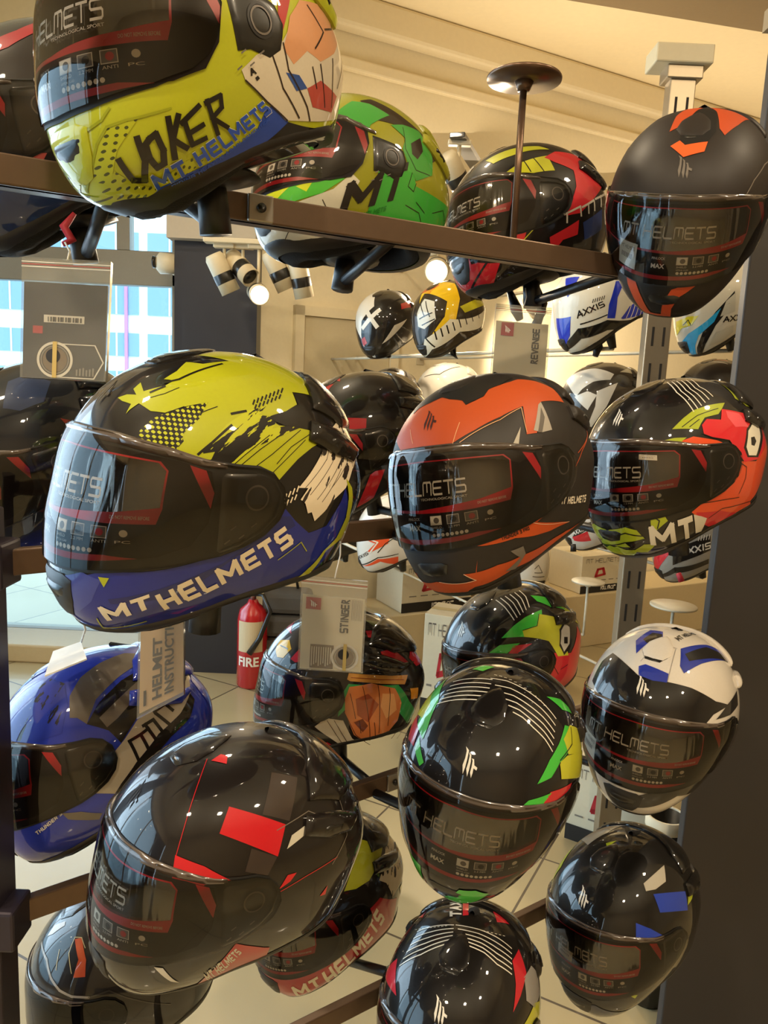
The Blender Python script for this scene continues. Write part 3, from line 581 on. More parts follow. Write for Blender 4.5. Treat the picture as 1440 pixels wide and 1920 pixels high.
    ('S','6f675e',[[(40.1,17.8),(49.6,26.2),(67.7,33.3),(104.4,31.5)]],0.7,3),
    ('P','17130f',[(-16,-20.7),(3.6,-23.2),(1,-32.4),(-1.7,-39.8),(-6,-40),(-9.9,-32.1)],5),
  ],
  'I': [
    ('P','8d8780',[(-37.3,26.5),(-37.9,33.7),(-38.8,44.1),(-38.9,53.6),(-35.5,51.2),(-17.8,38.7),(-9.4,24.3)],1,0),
    ('P','b2481a',[(-10.4,24),(-14.6,33.7),(-20.3,45.8),(-40.2,62.1),(-43,69.9),(9.9,49.5),(21.3,46.6),(24.3,42.9),(30.5,45.3),(37.1,48),(42.5,54),(55.3,57.6),(69.3,59.9),(84,61.7),(106.5,56.6),(120.4,47.1),(111.5,37.4),(81.9,41.3),(65,22.7),(57.7,22.4),(62.8,39.2),(44.7,33.3),(29.6,27.1),(18,21.7),(16.2,17.9),(5,20)],2,1),
    ('S','d7a070',[[(16.2,17.9),(18,21.3),(21.4,32)],[(21.6,21.5),(44.2,31.5),(60.7,38.2),(58.7,29.2),(58.1,23.5)],[(-14.1,32.2),(-7.3,24.1)],[(-39.4,59.3),(-41,68.7),(-39.9,77.1)]],0.35,6),
    ('P','1c1916',[(-18.3,55.7),(-40.3,64.9),(-42.5,73.9),(-6.8,87.2),(79.5,73.1),(80.6,64),(55.3,57.6),(42.5,54),(37.1,48),(24.3,42.9),(21.3,46.6),(9.9,49.5)],5,1),
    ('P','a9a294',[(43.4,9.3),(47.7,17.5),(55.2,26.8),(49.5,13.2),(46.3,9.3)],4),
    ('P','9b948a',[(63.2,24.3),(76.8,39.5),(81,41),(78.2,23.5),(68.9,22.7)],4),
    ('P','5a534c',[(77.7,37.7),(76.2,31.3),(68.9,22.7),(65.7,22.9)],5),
    ('S','b24a20',[[(134,16.5),(106.4,8.1),(92.6,-0.7)],[(135.1,16),(99.6,7.4)]],0.5,3),
    ('P','b0471a',[(14.5,-22.2),(27.8,-23.1),(42.8,-24.3),(51.6,-21),(60.7,-18.2),(73.5,-11.1),(85.1,-2.6),(86.5,-8.9),(75,-18.2),(56.7,-24.8),(94,-34.2),(70.6,-34.8),(42.4,-28),(26.1,-25.7)],3,1),
    ('P','b0471a',[(-18.8,-39.3),(0.9,-37.4),(19.4,-39.6),(14.9,-35.2),(31.2,-36.8),(44.7,-39.2),(93.3,-40.4),(113.5,-37.4),(135.6,-38.5),(66.1,-49.4),(39.3,-44.5),(17.3,-43.1),(-7.6,-47.2),(-14,-44),(-20.3,-37.2),(-22.6,-30.9)],3,1),
    ('P','69625a',[(38.8,-33.2),(46.6,-34.1),(48.5,-39.8),(41.1,-46),(34.5,-42.7),(44.7,-40)],4),
    ('S','d7b090',[[(14.9,-35.2),(19.4,-39.6),(0.9,-37.4)],[(54,-24.3),(92.7,-34)]],0.3,6),
    ('T','d2c7b4','MT HELMETS',[(76,-15.4),(111.3,-19.2),(111.9,-23.8),(75.2,-19.8)],0.03,5,0),
    ('T','2a1a10','THUNDER 3 PRO',[(34.8,-24.3),(50.8,-25.1),(51.4,-27.1),(35.1,-26.3)],0.03,5,0),
  ],
  'J': [
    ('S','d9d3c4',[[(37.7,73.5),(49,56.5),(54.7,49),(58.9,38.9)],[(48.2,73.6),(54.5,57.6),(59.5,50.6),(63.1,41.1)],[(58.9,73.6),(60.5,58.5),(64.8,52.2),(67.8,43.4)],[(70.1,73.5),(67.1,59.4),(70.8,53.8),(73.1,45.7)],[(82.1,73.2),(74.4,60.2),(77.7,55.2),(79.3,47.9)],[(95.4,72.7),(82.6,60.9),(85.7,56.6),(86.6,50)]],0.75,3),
    ('P','9aa522',[(41.3,26.7),(49.4,33.9),(58.9,39.7),(75,43.2),(95,43.3),(87.8,39.8),(80.5,35.9),(66.5,34.1),(62.1,30.2),(58.9,26.2)],3,1),
    ('S','15110e',[[(47.9,28),(60.7,35.7),(83,40)],[(53,27.9),(61.4,32.9)]],0.5,5),
    ('P','9aa522',[(136.4,57),(140.1,48),(140.7,30.9),(126.6,35.3),(115.7,43.7)],3,1),
    ('P','c5202b',[(62.4,28.9),(67.7,33),(80.6,31.7),(86.4,39.2),(105.4,34.3),(133.5,23.8),(143.4,10),(115,-1),(97,-0.4),(88.4,8.9),(83.3,16.9),(68.5,20.2),(62.4,23.1)],4,1),
    ('P','d9505a',[(89.9,37.4),(104.3,33.3),(109.4,22.7),(92.8,25.2),(88.4,32.6)],5),
    ('P','15110e',[(105.9,22),(117.6,25.4),(138.7,20.1),(130.6,12.3),(114.8,0.4),(100.6,2.5),(97.2,9.8)],5),
    ('P','d8d2c0',[(107.2,20.4),(117.6,23.8),(129.3,20.5),(124.7,13.3),(112.1,2.1),(102.4,3.6),(100.3,10)],6),
    ('P','15110e',[(108.5,15.5),(113.8,15.2),(115.1,11.7),(111,9),(107,10.3)],7),
    ('P','9aa522',[(28.2,14.7),(34.4,19.4),(42.4,21.1),(50.1,21.1),(43.8,16.7),(37.5,13.2)],3,1),
    ('P','cf4a24',[(40.8,14.1),(45.7,18.9),(54.6,21.6),(72,18),(87.8,11),(89.5,1.3),(112.3,-1.9),(143.2,9.9),(141.8,2.6),(139.2,-15.2),(119,-31.6),(140,-41),(73.5,-46.8),(50.7,-27.3),(60.5,-22.2),(75.6,-20.2),(83.7,-11.7),(58.7,14)],2,1),
    ('P','b91c28',[(54.2,-28.4),(78.2,-34.6),(135.1,-38.3),(94.3,-46.5),(71.1,-46.9),(56.5,-35.8)],4),
    ('S','15110e',[[(89.5,1.3),(99.7,-4.3),(100.1,-12.7),(95.9,-23.8)],[(66.7,-37.4),(79.9,-33.4),(119,-31.6)],[(59.1,-23.2),(71,-25),(97.5,-27)],[(61,23.2),(68.5,20.2),(83.3,16.9),(88.4,8.9)]],0.6,6),
    ('T','c9c2b2','MT',[(24.8,-27.9),(51.4,-29.1),(55.8,-49.4),(23.7,-39.6)],0.06,7,0),
    ('P','c9c2b2',[(52.1,-29.1),(58.5,-32.8),(64.5,-36.6),(62.5,-47.9),(56,-46.4)],6),
    ('P','9aa522',[(-9.2,-35),(1.4,-28.5),(12.3,-27),(18.3,-29.1),(21.7,-34.7),(9.8,-35.3),(-11.9,-38.3)],3,1),
    ('P','9aa522',[(-15.5,-40.6),(3.3,-37.8),(14,-42.1),(-1,-49.1),(-7,-46.6),(-13.3,-42.9)],3,1),
    ('P','9aa522',[(9.4,-24.1),(17.3,-21.4),(24.5,-21.9),(16.9,-24.5)],3,1),
    ('P','9aa522',[(12.1,-41),(20.3,-37.9),(27.2,-39.6),(20.4,-44)],3,1),
    ('P','9aa522',[(26.5,-22),(33.3,-22.7),(35.5,-27.9),(28.7,-31.5),(26.1,-28)],3,1),
    ('S','15110e',[[(-4.7,-33),(11.6,-30),(20.6,-32.8)],[(-11.9,-38.3),(9.8,-35.3),(21.7,-34.7)],[(27.7,-23.1),(30.9,-26.5),(29.3,-30.6)]],0.6,6),
  ],
  'M': [
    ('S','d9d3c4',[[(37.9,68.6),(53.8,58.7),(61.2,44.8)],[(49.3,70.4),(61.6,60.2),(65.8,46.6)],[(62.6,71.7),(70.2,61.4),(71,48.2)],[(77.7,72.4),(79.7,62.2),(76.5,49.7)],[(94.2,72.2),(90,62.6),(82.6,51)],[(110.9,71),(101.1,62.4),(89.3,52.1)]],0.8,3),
    ('P','3fae3c',[(44.5,30.9),(58.7,39.8),(75.8,44.9),(103,45),(92.7,35.5),(80.7,33.5),(67.3,28.8)],3,1),
    ('P','b4b52a',[(66.5,34.5),(84.5,34.6),(94.8,42.9),(113.7,32.4),(118.3,21.7),(106.3,14.5),(113.1,-4.6),(97.6,0.7),(91,18.2),(79,24.7),(66.1,29)],4,1),
    ('P','15110e',[(109.5,22.2),(121.9,24.7),(129,16.5),(118.3,2.3),(105.8,-1.5),(102.1,9.4)],5),
    ('P','b9b5ac',[(111.4,20.3),(121,22.7),(125.5,17.1),(116.7,5.3),(106.4,1.7),(104.5,10.7)],6),
    ('P','15110e',[(111.9,13.9),(116.8,11.6),(114,6.5),(109.1,8.7)],7),
    ('P','3fae3c',[(31.4,19.4),(42.1,25.5),(60.7,24.8),(46.9,18.1)],3,1),
    ('P','b8202c',[(44.2,13.7),(54.1,23.6),(72.3,21.8),(56.9,17.3),(50.3,4.8)],3,1),
    ('P','b8202c',[(75.9,-19.2),(87.8,-1.3),(91.3,6.7),(117.3,-4.1),(140.2,10.8),(146.7,-9.6),(137.8,-27.6),(128.2,-53.2),(81.5,-33.6)],3,1),
    ('P','3fae3c',[(110.9,60.5),(132,44.7),(139.7,26.4),(118.2,41.2),(108,52.9)],3,1),
    ('P','b4b52a',[(134.3,34.6),(145.1,23.5),(148.7,7.8),(136.6,18.4)],3,1),
    ('S','15110e',[[(66.5,34.5),(84.5,34.6),(94.8,42.9)],[(87.8,-1.3),(96.5,-17.6)],[(99.8,-13.8),(111,-13.3)]],0.6,7),
  ],
  'O': [
    ('S','d9d3c4',[[(-85.8,59.4),(-98.7,83)],[(-77.4,58.3),(-62.4,83)],[(-70.5,56.6),(-38.2,80.8)],[(-65,54.5),(-25.4,78)],[(-60.6,52.1),(-18.3,74.9)],[(-57.1,49.5),(-13.9,71.9)]],0.7,3),
    ('S','d9d3c4',[[(-105.4,81.7),(161.4,85.7),(104.5,77.9),(93.4,66.3),(88.7,54.6)],[(-47.2,85.3),(72.2,84.6),(80,75),(81.8,63.8),(81.3,52.8)],[(6.5,82.3),(53.1,79.2),(67,70.8),(73.5,60.6),(75.3,50.5)],[(23.3,77.4),(48.2,73.9),(59.9,66.3),(67.6,57.2),(70.3,48)],[(30.7,72.6),(46.5,68.9),(55.8,61.9),(63.2,53.5),(66.1,45.3)],[(35.3,68),(45.9,64.3),(53.1,57.6),(60,49.9),(62.6,42.5)]],0.7,3),
    ('S','d9d3c4',[[(-132.7,79.8),(-139.1,80.8)],[(-147.3,81.7),(-156.6,82.2)],[(-168.4,83),(-179.5,82.9)],[(164.6,83.4),(155.5,82.6)],[(138.8,82.4),(134.4,81.2)],[(120.4,80.4),(119.5,79.1)],[(108.6,77.8),(109.6,76.4)],[(101.1,74.7),(102.8,73.4)],[(96,71.5),(98.2,70.1)],[(92.6,68),(95,66.7)],[(90.3,64.3),(92.8,63)]],0.4,3),
    ('P','3fae3c',[(43.3,29.2),(57,38.9),(73.1,43.8),(94.1,47.6),(102.6,41.4),(85.7,35.9),(66.9,34.9),(56.8,30.1)],3),
    ('P','b4b52a',[(64.4,26.2),(66.4,35.1),(77.7,35),(116.2,15.6),(106,2)],4),
    ('P','b4b52a',[(81.5,43.7),(101,44),(116.9,29.7),(105.5,20.5),(79.7,34.9)],4),
    ('P','3fae3c',[(110.6,63.7),(121.9,52.5),(122.2,36.8),(108.5,51.7)],3),
    ('P','3fae3c',[(29.9,17.3),(37,22),(53.9,22.2),(45.3,17.5),(34.9,16.3)],3),
    ('P','b8202c',[(42.1,14.9),(53,22.9),(77.7,17.6),(70.1,13.1),(56.9,9.4),(47.9,3.2)],3),
    ('P','b4b52a',[(-78.2,26.9),(-86.6,32.4),(-97.9,38.3),(-61.6,44.4),(-55.7,37.5)],4),
    ('P','3fae3c',[(-95.6,37.7),(-112.5,44.4),(-59.4,50.5),(-41.4,38.9),(-37.5,33),(-54.8,32.4),(-71.4,41.5)],3),
    ('P','b8202c',[(-53.9,22.3),(-73.4,23.5),(-68.1,31.6),(-48.4,32.9),(-42,25.5)],4),
    ('P','3fae3c',[(-39.5,25.5),(-42.1,31.8),(-26.6,24.9),(-28.4,21.8)],3),
    ('P','3fae3c',[(-40.5,-16.3),(-30,-27.6),(-13.8,-25.5),(-13.1,-39.5),(-21.4,-35.3),(-30.6,-27.4)],3),
    ('P','3fae3c',[(-0.6,-37.3),(7.4,-27.2),(15,-26.4),(21.6,-30.1),(16.4,-35.4),(3.3,-42)],7),
    ('P','3fae3c',[(16.1,-21.6),(23.1,-20.1),(39,-21.9),(30.8,-23.4)],3),
    ('P','b8202c',[(37.8,-26),(48.5,-19.2),(60.3,-4.7),(76.7,-14.5),(64.4,-23.9),(51.7,-32.2)],3),
    ('P','3fae3c',[(-117.6,63.7),(-135.2,63.3),(-147.9,69.5),(-120.3,72.1)],3),
    ('S','15110e',[[(67.6,36),(90.1,36.8),(100.6,42.5)],[(54.4,29.5),(66.9,34.9)]],0.7,6),
  ],
  'P': [
    ('P','14110f',[(-45.7,23.4),(-53.1,37.6),(-50.3,47.6),(-18.4,45.9),(-5.7,42.4),(18.8,42.8),(38.7,40.5),(59.7,31),(77.4,25),(54.6,22.9),(42.2,14.1),(20.7,18.2),(-2,20.1),(-28,20)],2),
    ('P','22308c',[(-9.5,48.7),(-4.4,51.7),(19.4,48.5),(18.4,42.2),(7.2,41.6),(-5.3,42.5)],5),
    ('P','22308c',[(-22.2,57.1),(-49.1,65.8),(-100,75.7),(-117.1,84.2),(2.2,75.9),(-26,70.1)],4),
    ('P','1a1714',[(-44.2,70.4),(-78.8,79),(-53.5,85.4),(-8.4,76.9),(-27.7,69.5)],5),
    ('P','22308c',[(31.6,55.5),(43.5,71.5),(115.3,64),(133,41.8),(128.4,36.5),(61.8,57.2),(34.2,50.2)],4),
    ('P','1a1714',[(45.2,66.2),(106,64.3),(122.4,46.8),(118.8,43.3),(67.2,60.3),(45.8,59.8)],5),
    ('P','14110f',[(73.4,26.1),(101.6,27.9),(97.4,18.3),(77.5,17.9),(56.6,19.4)],4),
    ('P','14110f',[(-3.1,-37.8),(2,-29.2),(24.6,-20.2),(45.2,-22),(68.2,-16.2),(91.9,-13),(89.1,-33.8),(59.6,-38.6),(32.3,-30),(5.5,-36.5)],4),
    ('P','14110f',[(-41.3,-21.5),(-37.5,-25.5),(-20.2,-25.8),(-16.4,-36.6),(-24.3,-38.4),(-33.1,-31.5)],4),
    ('T','2b2724','MT HELMETS',[(60.3,84.9),(158.9,59.4),(155,57.8),(59.3,79.4)],0.03,5,0),
    ('S','8f8880',[[(18.8,42.8),(32.5,70.9)],[(-10.7,52.6),(-7.2,72.8),(35.5,71.5)]],0.4,6),
  ],
  'Q': [
    ('P','203a9e',[(66.5,44.1),(107.4,31.7),(100.8,19.8),(67,31.5)],3),
    ('P','203a9e',[(43.8,28),(55.2,22.9),(67.6,13.7),(58.1,8.8),(42.3,15.5)],3),
    ('P','9aa522',[(113.6,30.4),(122.9,23.6),(113.4,21.9),(102.9,22.7)],3),
    ('P','a8a294',[(60.1,52.2),(105.1,55.3),(89.4,47.5),(71.6,46.5),(59.6,47)],3),
    ('P','9aa522',[(-45.8,21.7),(-61.5,32.9),(-71,49.6),(-45.8,38.3)],3),
    ('P','9aa522',[(-43.2,79.1),(-63.3,87.2),(-16.8,77.4)],3),
    ('P','7e786c',[(-83.5,52),(-119.2,57.9),(-161.9,50.8),(-106.8,74.4),(-54.3,64.9)],3),
    ('P','9aa522',[(34.2,-21.2),(41.9,-26.8),(40,-29.2)],3),
    ('P','17213f',[(-13.4,-34.4),(14,-29),(49.6,-45.6),(95.4,-39.1),(61.3,-42.8),(31.3,-43.9),(-4.9,-40.1)],3),
  ],
  'N': [
    ('P','332924',[(100.3,59.3),(119,51.7),(101.1,35.8),(84.8,41.7)],2,1),
    ('P','332924',[(77.4,27.9),(91.4,21.8),(86,14),(74.2,17.9)],2,1),
    ('P','2a2320',[(-166.8,49.6),(174.6,31.2),(159.6,21.5),(141.6,32.6),(123.4,51.7)],2,1),
    ('P','b5161f',[(36.3,66.2),(42.1,71.3),(53.2,71),(55.4,66.1)],3,0),
    ('S','b5161f',[[(30.4,66.4),(40.9,42.4),(41.5,22.1)],[(89.4,2.9),(107.8,7.1),(128.4,8)],[(124.4,27.8),(126.2,19.9)]],0.35,4),
    ('P','b5161f',[(60.1,34.5),(63.8,45.9),(98.3,35),(91.7,21.9)],3,1),
    ('P','b5161f',[(42.3,9.2),(41.2,23.8),(54.9,21),(67.6,14.8),(55.8,13.3),(54.9,6.6)],8,0),
    ('P','b9b3a2',[(97.2,24),(101,29.4),(114.7,31.6),(119.5,29),(106.4,26.5)],3,1),
    ('P','b5161f',[(92.3,5.3),(97.1,11.4),(102.3,11),(98.6,7.6)],3,1),
    ('P','b5161f',[(119.1,-8.9),(123.2,-4.6),(123.2,-9.9)],3,1),
    ('P','a3161f',[(71.9,-21.5),(94.3,-34.6),(95.7,-44.1),(78.7,-58.3),(59.8,-54.7),(44.7,-53),(55.2,-43),(66.1,-30.6)],3,1),
    ('T','bdb6a6','MT HELMETS',[(55.2,-38.5),(72.2,-25.3),(76.1,-30.8),(56.2,-51.8)],0.03,5,0),
    ('P','bdb6a6',[(35.4,-25.8),(38.9,-27),(43.6,-38.5),(40.6,-35.8)],4),
    ('S','6e665c',[[(92.5,33.6),(115.1,36.2),(127.8,26.2)],[(141.6,32.6),(137.6,13.9),(124.8,6.1)]],0.4,4),
  ],
  'R': [
    ('P','a31c26',[(-1.1,-22.6),(30.7,-18.4),(56.6,-8.3),(80,2.9),(106.2,7.4),(131.1,-9.6),(131.6,-40.6),(84.9,-56.4),(36.9,-51.5),(15,-44.1),(-0.9,-37.1)],1,1),
    ('P','9da11c',[(72.3,29),(91.8,43.7),(125.4,55.8),(-177.1,40.4),(174.3,32.8),(150.5,34.6),(122.7,31.2),(100,26),(84.1,26.6)],2,1),
    ('P','17130f',[(129.6,56.4),(149.6,46.5),(150.5,34.6),(129.9,40.4),(120.8,52.5)],3),
    ('P','@brushw',[(178.2,36.8),(169,28.1),(162.3,11.2),(147.4,1.4),(121.4,-2.9),(117.2,13.2),(110.1,20.1),(135.8,30.7),(154.5,37.7)],4,1),
    ('P','9da11c',[(148.3,-5),(146.7,-11.8),(144.4,-18.1),(135.3,-4)],5),
    ('T','d9cbb0','MT',[(20.9,-30.8),(40.1,-29.4),(40.9,-40.5),(19.7,-42.8)],0.05,5,0),
    ('T','d9cbb0','HELMETS',[(43.2,-27.8),(100.2,1.8),(111.2,-15.7),(43.8,-52.4)],0.05,5,0),
  ],
  'K': [
    ('P','5a5148',[(69.4,29.9),(69.6,42.9),(78.7,54.2),(100.9,61.3),(135.6,60.8),(146.2,53.9),(130.3,48.3),(109.4,46.1),(88.4,37.4),(79.5,24.3),(74.3,29)],2,1),
    ('P','16120f',[(79.5,24.3),(90,35),(110.3,43.4),(129,44.6),(156.6,36.3),(179.7,29.1),(153,22.4),(126,20.1),(110.3,18.6),(97.3,7.3),(91.7,17.1)],2,1),
    ('P','5a5148',[(87.8,26),(97.5,30.9),(121.9,38.9),(118.2,31.6),(99.1,22.6),(91.2,19.2)],3,1),
    ('P','9a8f7c',[(66.2,-15.4),(76.8,-8.5),(88.1,0.3),(99.5,8.6),(109.9,17.2),(123.8,20),(142.6,20.6),(179,28.6),(157.3,22.8),(150.8,16.9),(137.1,10.1),(120.4,4.6),(104.2,-7.6),(92.4,-18.9),(87.2,-24.7)],4,1),
    ('P','16120f',[(87.1,-25.1),(92.4,-18.9),(104.2,-7.6),(120.4,4.6),(137.1,10.1),(150.2,17.1),(150.8,12.8),(141.9,5.2),(127.4,-0.1),(105.3,-14.4),(93.1,-27.5)],5,1),
    ('P','@mottle',[(29.2,22.5),(21,35.3),(7.3,49.9),(37.9,58),(64.3,51.8),(68.6,37.4),(64,21.8),(50.1,19.4),(37.1,20.2)],2,0),
    ('S','16120f',[[(102.7,5.4),(105.4,-6.4)],[(102,6.7),(109.8,8.3),(112.8,-3.4)],[(109.8,8.3),(115.4,10.1)],[(113.8,13.2),(118.4,0.5)],[(112.6,12.7),(119.6,13.8),(123.8,2.3)],[(122.3,16.7),(128.9,6)],[(121.7,17.9),(130.2,19.2),(133.2,13.8)]],2,6),
    ('P','26379c',[(178.8,30),(177.1,22.9),(175.8,11),(162,4.6),(159.4,13.2),(159.6,21.9)],4,1),
    ('P','5f574c',[(53.5,-24.2),(63.5,-28),(75.5,-35.9),(71.8,-39.7),(55.1,-29.4)],2,1),
    ('P','121a3c',[(13,-34.1),(11.1,-44),(16.7,-51.2),(32.3,-55.2),(45.8,-63.3),(41.6,-49.4),(19.9,-49.1),(10.4,-43.9)],2,1),
    ('T','bdb8ac','THUNDER 3',[(35.7,-28.7),(53.3,-23),(53.6,-25.1),(35.8,-30.8)],0.03,5,0),
  ],
  'L': [
    ('P','a81c28',[(121,52.7),(148.2,46.7),(133.7,43.2),(120.4,46.7)],2,1),
    ('P','a81c28',[(143,39.9),(160.2,36.9),(148.7,31.7),(142.3,34.1)],2,1),
    ('P','a81c28',[(127.8,33.7),(140.4,33.1),(151.4,20.4),(145.4,19),(128.7,26.7)],2,1),
    ('P','a81c28',[(161.5,26.9),(178.4,13),(159.3,15.3),(154.3,22.6)],2,1),
    ('P','a81c28',[(0.3,43.8),(-15.4,51.3),(27.2,43.9)],2,0),
    ('P','a81c28',[(43.9,26.4),(48.6,35.1),(55,26.6),(49,24.8)],2,0),
    ('P','c99a20',[(21.7,28.8),(18.6,35.8),(32.2,39),(40.6,33.4),(36.6,25.4),(29.4,24.4)],3,0),
    ('S','15110e',[[(25.6,32.7),(36.8,32.5)]],0.8,5),
    ('P','46623a',[(133.5,62.6),(155.7,55.8),(161.7,40.2),(138.2,47.5)],2,1),
    ('P','2f8a46',[(89,-4.8),(91,4.4),(96.1,12.3),(137.2,7.2),(148.6,-6.7),(169.1,-21),(161,-28.5),(140.3,-13.8),(97.9,-4.9),(87.6,-16.4)],2,1),
    ('P','b8803a',[(94.9,15.9),(96.5,20.8),(108.3,19.1),(132.2,14.7),(146.8,12.2),(142.6,6.5),(122.7,10.2),(97.6,14.4)],5,1),
    ('S','7a2a18',[[(98.4,17.2),(122.9,13.3),(142.3,9.8)]],0.5,6),
    ('P','c2b59c',[(66.9,-25.2),(76.8,-17.1),(92.4,-19.8),(102.6,-38.4),(125.2,-48.9),(142.4,-38.5),(151.7,-28.8),(168,-26.9),(163.3,-42.1),(137.8,-53.4),(104.4,-53.4),(80.3,-38.7)],3,1),
    ('P','bf6f3c',[(96.9,9.8),(115.4,11.5),(134,5.2),(141.3,-6.8),(142.1,-21.4),(134.3,-32.1),(121.8,-43.8),(103.7,-34.3),(93.7,-13),(93.3,-0.1)],4,1),
    ('P','8f4428',[(102.1,-0.3),(112.3,3.6),(121.6,-6),(114.5,-21.2),(104.5,-14.6)],5,0),
    ('P','d2935c',[(123.8,2.6),(133.2,1.4),(138.1,-12.1),(130.1,-18.8),(123.3,-7.6)],5,0),
    ('P','6e3a22',[(102,-21.4),(109.4,-17.9),(115.1,-24.5),(111.6,-31)],6,0),
    ('S','3a2018',[[(97.6,4.3),(103.2,-17.9)],[(107.9,9.6),(121.3,-39.2)],[(120.4,9.8),(126.8,-31.2)],[(129.6,5.9),(133.5,-25.1)],[(106.5,-19.6),(110.2,-32)],[(120.1,-21.4),(124.8,-34.8)],[(78.2,-19.7),(91.7,-42.9)],[(84.5,-19.8),(100,-45)],[(93.7,-13),(105.5,-34.2),(124.4,-44.7)],[(146.3,-27.9),(143.1,-36.8)],[(155.2,-26.5),(151.6,-37.8)]],0.5,7),
    ('P','a81c28',[(64.1,-45),(76,-43.2),(93.8,-54.5),(69.4,-57.7)],2,1),
    ('P','c9851e',[(147.3,2.7),(156.3,1.3),(158.7,-6.9),(150.1,-5.6)],5,1),
  ],
  'G': [
    ('P','a81c24',[(-5.7,55.3),(27.8,63.3),(26.3,46.5)],2),
    ('P','a81c24',[(-44.6,78.1),(-56.5,81.7),(39,66),(27.8,68.9)],2),
    ('P','a3242c',[(46.3,26.9),(69.3,24),(65.7,11.4),(61.4,3.6),(56.9,1.8),(52.6,13.4)],2),
    ('P','a81c24',[(36.9,-52.1),(52.3,-38.9),(63.2,-24.5),(68.6,-22.7),(78.8,-24.1),(72.9,-34.8),(52.7,-58.2)],2),
    ('P','c0b8ac',[(58.5,-75.3),(102.6,-75.9),(117.3,-73.2),(95.8,-75.9)],2),
  ],
  'H': [
    ('P','8a2a24',[(90.9,28.1),(96.3,25),(101.1,18.8),(95.6,16.1),(92.9,22.5)],2),
    ('S','6f7a8c',[[(42.9,-15),(58.4,-13.7),(72.4,-12.2)],[(59.9,-16.3),(54.9,-24.6),(52,-29)]],0.4,2),
    ('P','2a3550',[(63,62.2),(87.6,64.1),(102.8,52.3),(86.2,40.9),(67.2,38.7),(55.9,42.2)],1),
  ],
  'B': [
    ('P','8a1f28',[(54.4,37.7),(69,46),(90,56.3),(88.2,47.2),(74.9,40.5),(65.2,33.8),(56,29.7)],2,1),
    ('P','8a1f28',[(70.3,12.6),(76.6,12.6),(82.5,9.7),(75.8,4.1),(71.7,8.4)],2,1),
    ('P','7a1d26',[(51.5,-10.9),(64.1,-2.8),(76.1,5.5),(81.9,2.6),(70.7,-3.9),(58.5,-12.6),(51,-14.6)],2,1),
    ('P','b0504a',[(66.4,-15.6),(70.6,-20.2),(76.5,-20.8),(71.8,-25.8),(68.8,-23.4)],3,1),
    ('P','1a2c52',[(35.3,-24.5),(47.8,-28.7),(89.9,-43.3),(126.4,-47.9),(112,-70.2),(3.2,-58.6),(-1.9,-42.1)],4,0),  # underside painted dark blue: reflected window light put into the colour
  ],
  'D': [
    ('P','b9252c',[(72.2,34.1),(87.2,42.8),(120.8,42.3),(144.1,20.9),(103,-9.9),(87.8,-13.7),(99.2,11),(100,24.9),(81.7,30.3)],3,1),
    ('P','b0b02a',[(38.7,18),(51.8,27.8),(75.6,36.6),(79.8,22.5),(60.7,18.5)],2,1),
    ('P','b0b02a',[(19.2,35.8),(42.4,45.1),(71.3,49.2),(82,45.1),(43.9,35.4),(29.4,29.3)],2,1),
    ('S','15110e',[[(52.9,30.5),(58.7,19.5)],[(62.1,32.3),(69.7,20.3)]],0.8,4),
    ('P','b9252c',[(43.6,-22.5),(54.9,-18.6),(50.7,-29.1),(41.5,-31.3)],3),
    ('P','b9252c',[(73.3,-30.1),(102.2,-15.3),(103.7,-26.4),(88.2,-32.1),(77.4,-43.5)],3),
    ('P','b01f28',[(-11.8,-27.8),(17.1,-33),(31.5,-37.9),(19.4,-49.1),(-17.1,-49.1)],3,1),
    ('S','15110e',[[(23.1,-35),(2.9,-44.3)]],1.2,5),
    ('S','b0b02a',[[(45.3,-32.2),(58.5,-23.1),(84.9,-11.8)]],0.7,4),
    ('P','2c3a6a',[(107.1,-16.6),(129,-1.8),(134,-15.3),(113,-28.8)],3,1),
    ('S','b9b2a4',[[(88.9,-11.5),(89.7,-18.7)],[(86.3,-12.7),(102.5,-4.8),(104.1,-11.9)],[(104.6,-5.1),(117.9,2.5),(119.5,-4.9)],[(111.3,-1.4),(112.6,-8.3)],[(119.8,3.7),(137.3,11.2)],[(128.5,8.1),(127.5,-0.2)]],1.6,6),
  ],
  'C': [
    ('P','2f2519',[(51.9,37.6),(60.1,45.2),(93.3,39.7),(119.9,31.5),(128,23.2),(114.5,13.2),(101,27),(87.9,29.6),(63.3,24)],3,1),
    ('P','3d8f36',[(38.9,19.1),(46.6,34.3),(59.3,37.5),(76.2,34.5),(61.8,19),(58.7,0.8),(56,-9.7),(50.8,5.3),(42.7,12)],4,1),
    ('P','3d8f36',[(76.8,26.3),(88.3,32.1),(107.1,35.4),(118.9,21),(117.7,7.1),(102.7,-3.7),(93.4,3.6),(87.5,12.7),(89.7,21.8)],4,1),
    ('P','2f2519',[(94.8,20),(106.2,29.4),(107.2,19.6),(101.5,11.1),(96.1,12.6)],5,1),
    ('P','3d9a36',[(71.4,-8.6),(95.5,6.4),(103.9,-6.9),(146.3,0.1),(153.9,-10.3),(109.5,-35.6),(94.7,-33),(90.3,-43.6),(67.7,-42.5)],3,1),
    ('S','2a2016',[[(87.9,29.6),(89.9,13.7),(101,3.1),(114.7,5.7)],[(97.8,-0.2),(96.9,-9.9),(102.7,-11.2),(103.3,-5.3)],[(99.5,-21.9),(113.6,-21.1),(121.4,-26.5)],[(107.8,-16.4),(118.9,-18.5)],[(127.3,-14.1),(139,-5.7),(148.1,-8)],[(38.5,-30.4),(44.9,-41.1),(60.5,-41.4)],[(25.7,-30.8),(29.7,-35.9)],[(10.1,-30.8),(25.4,-35.4),(13.3,-45.3)]],0.5,6),
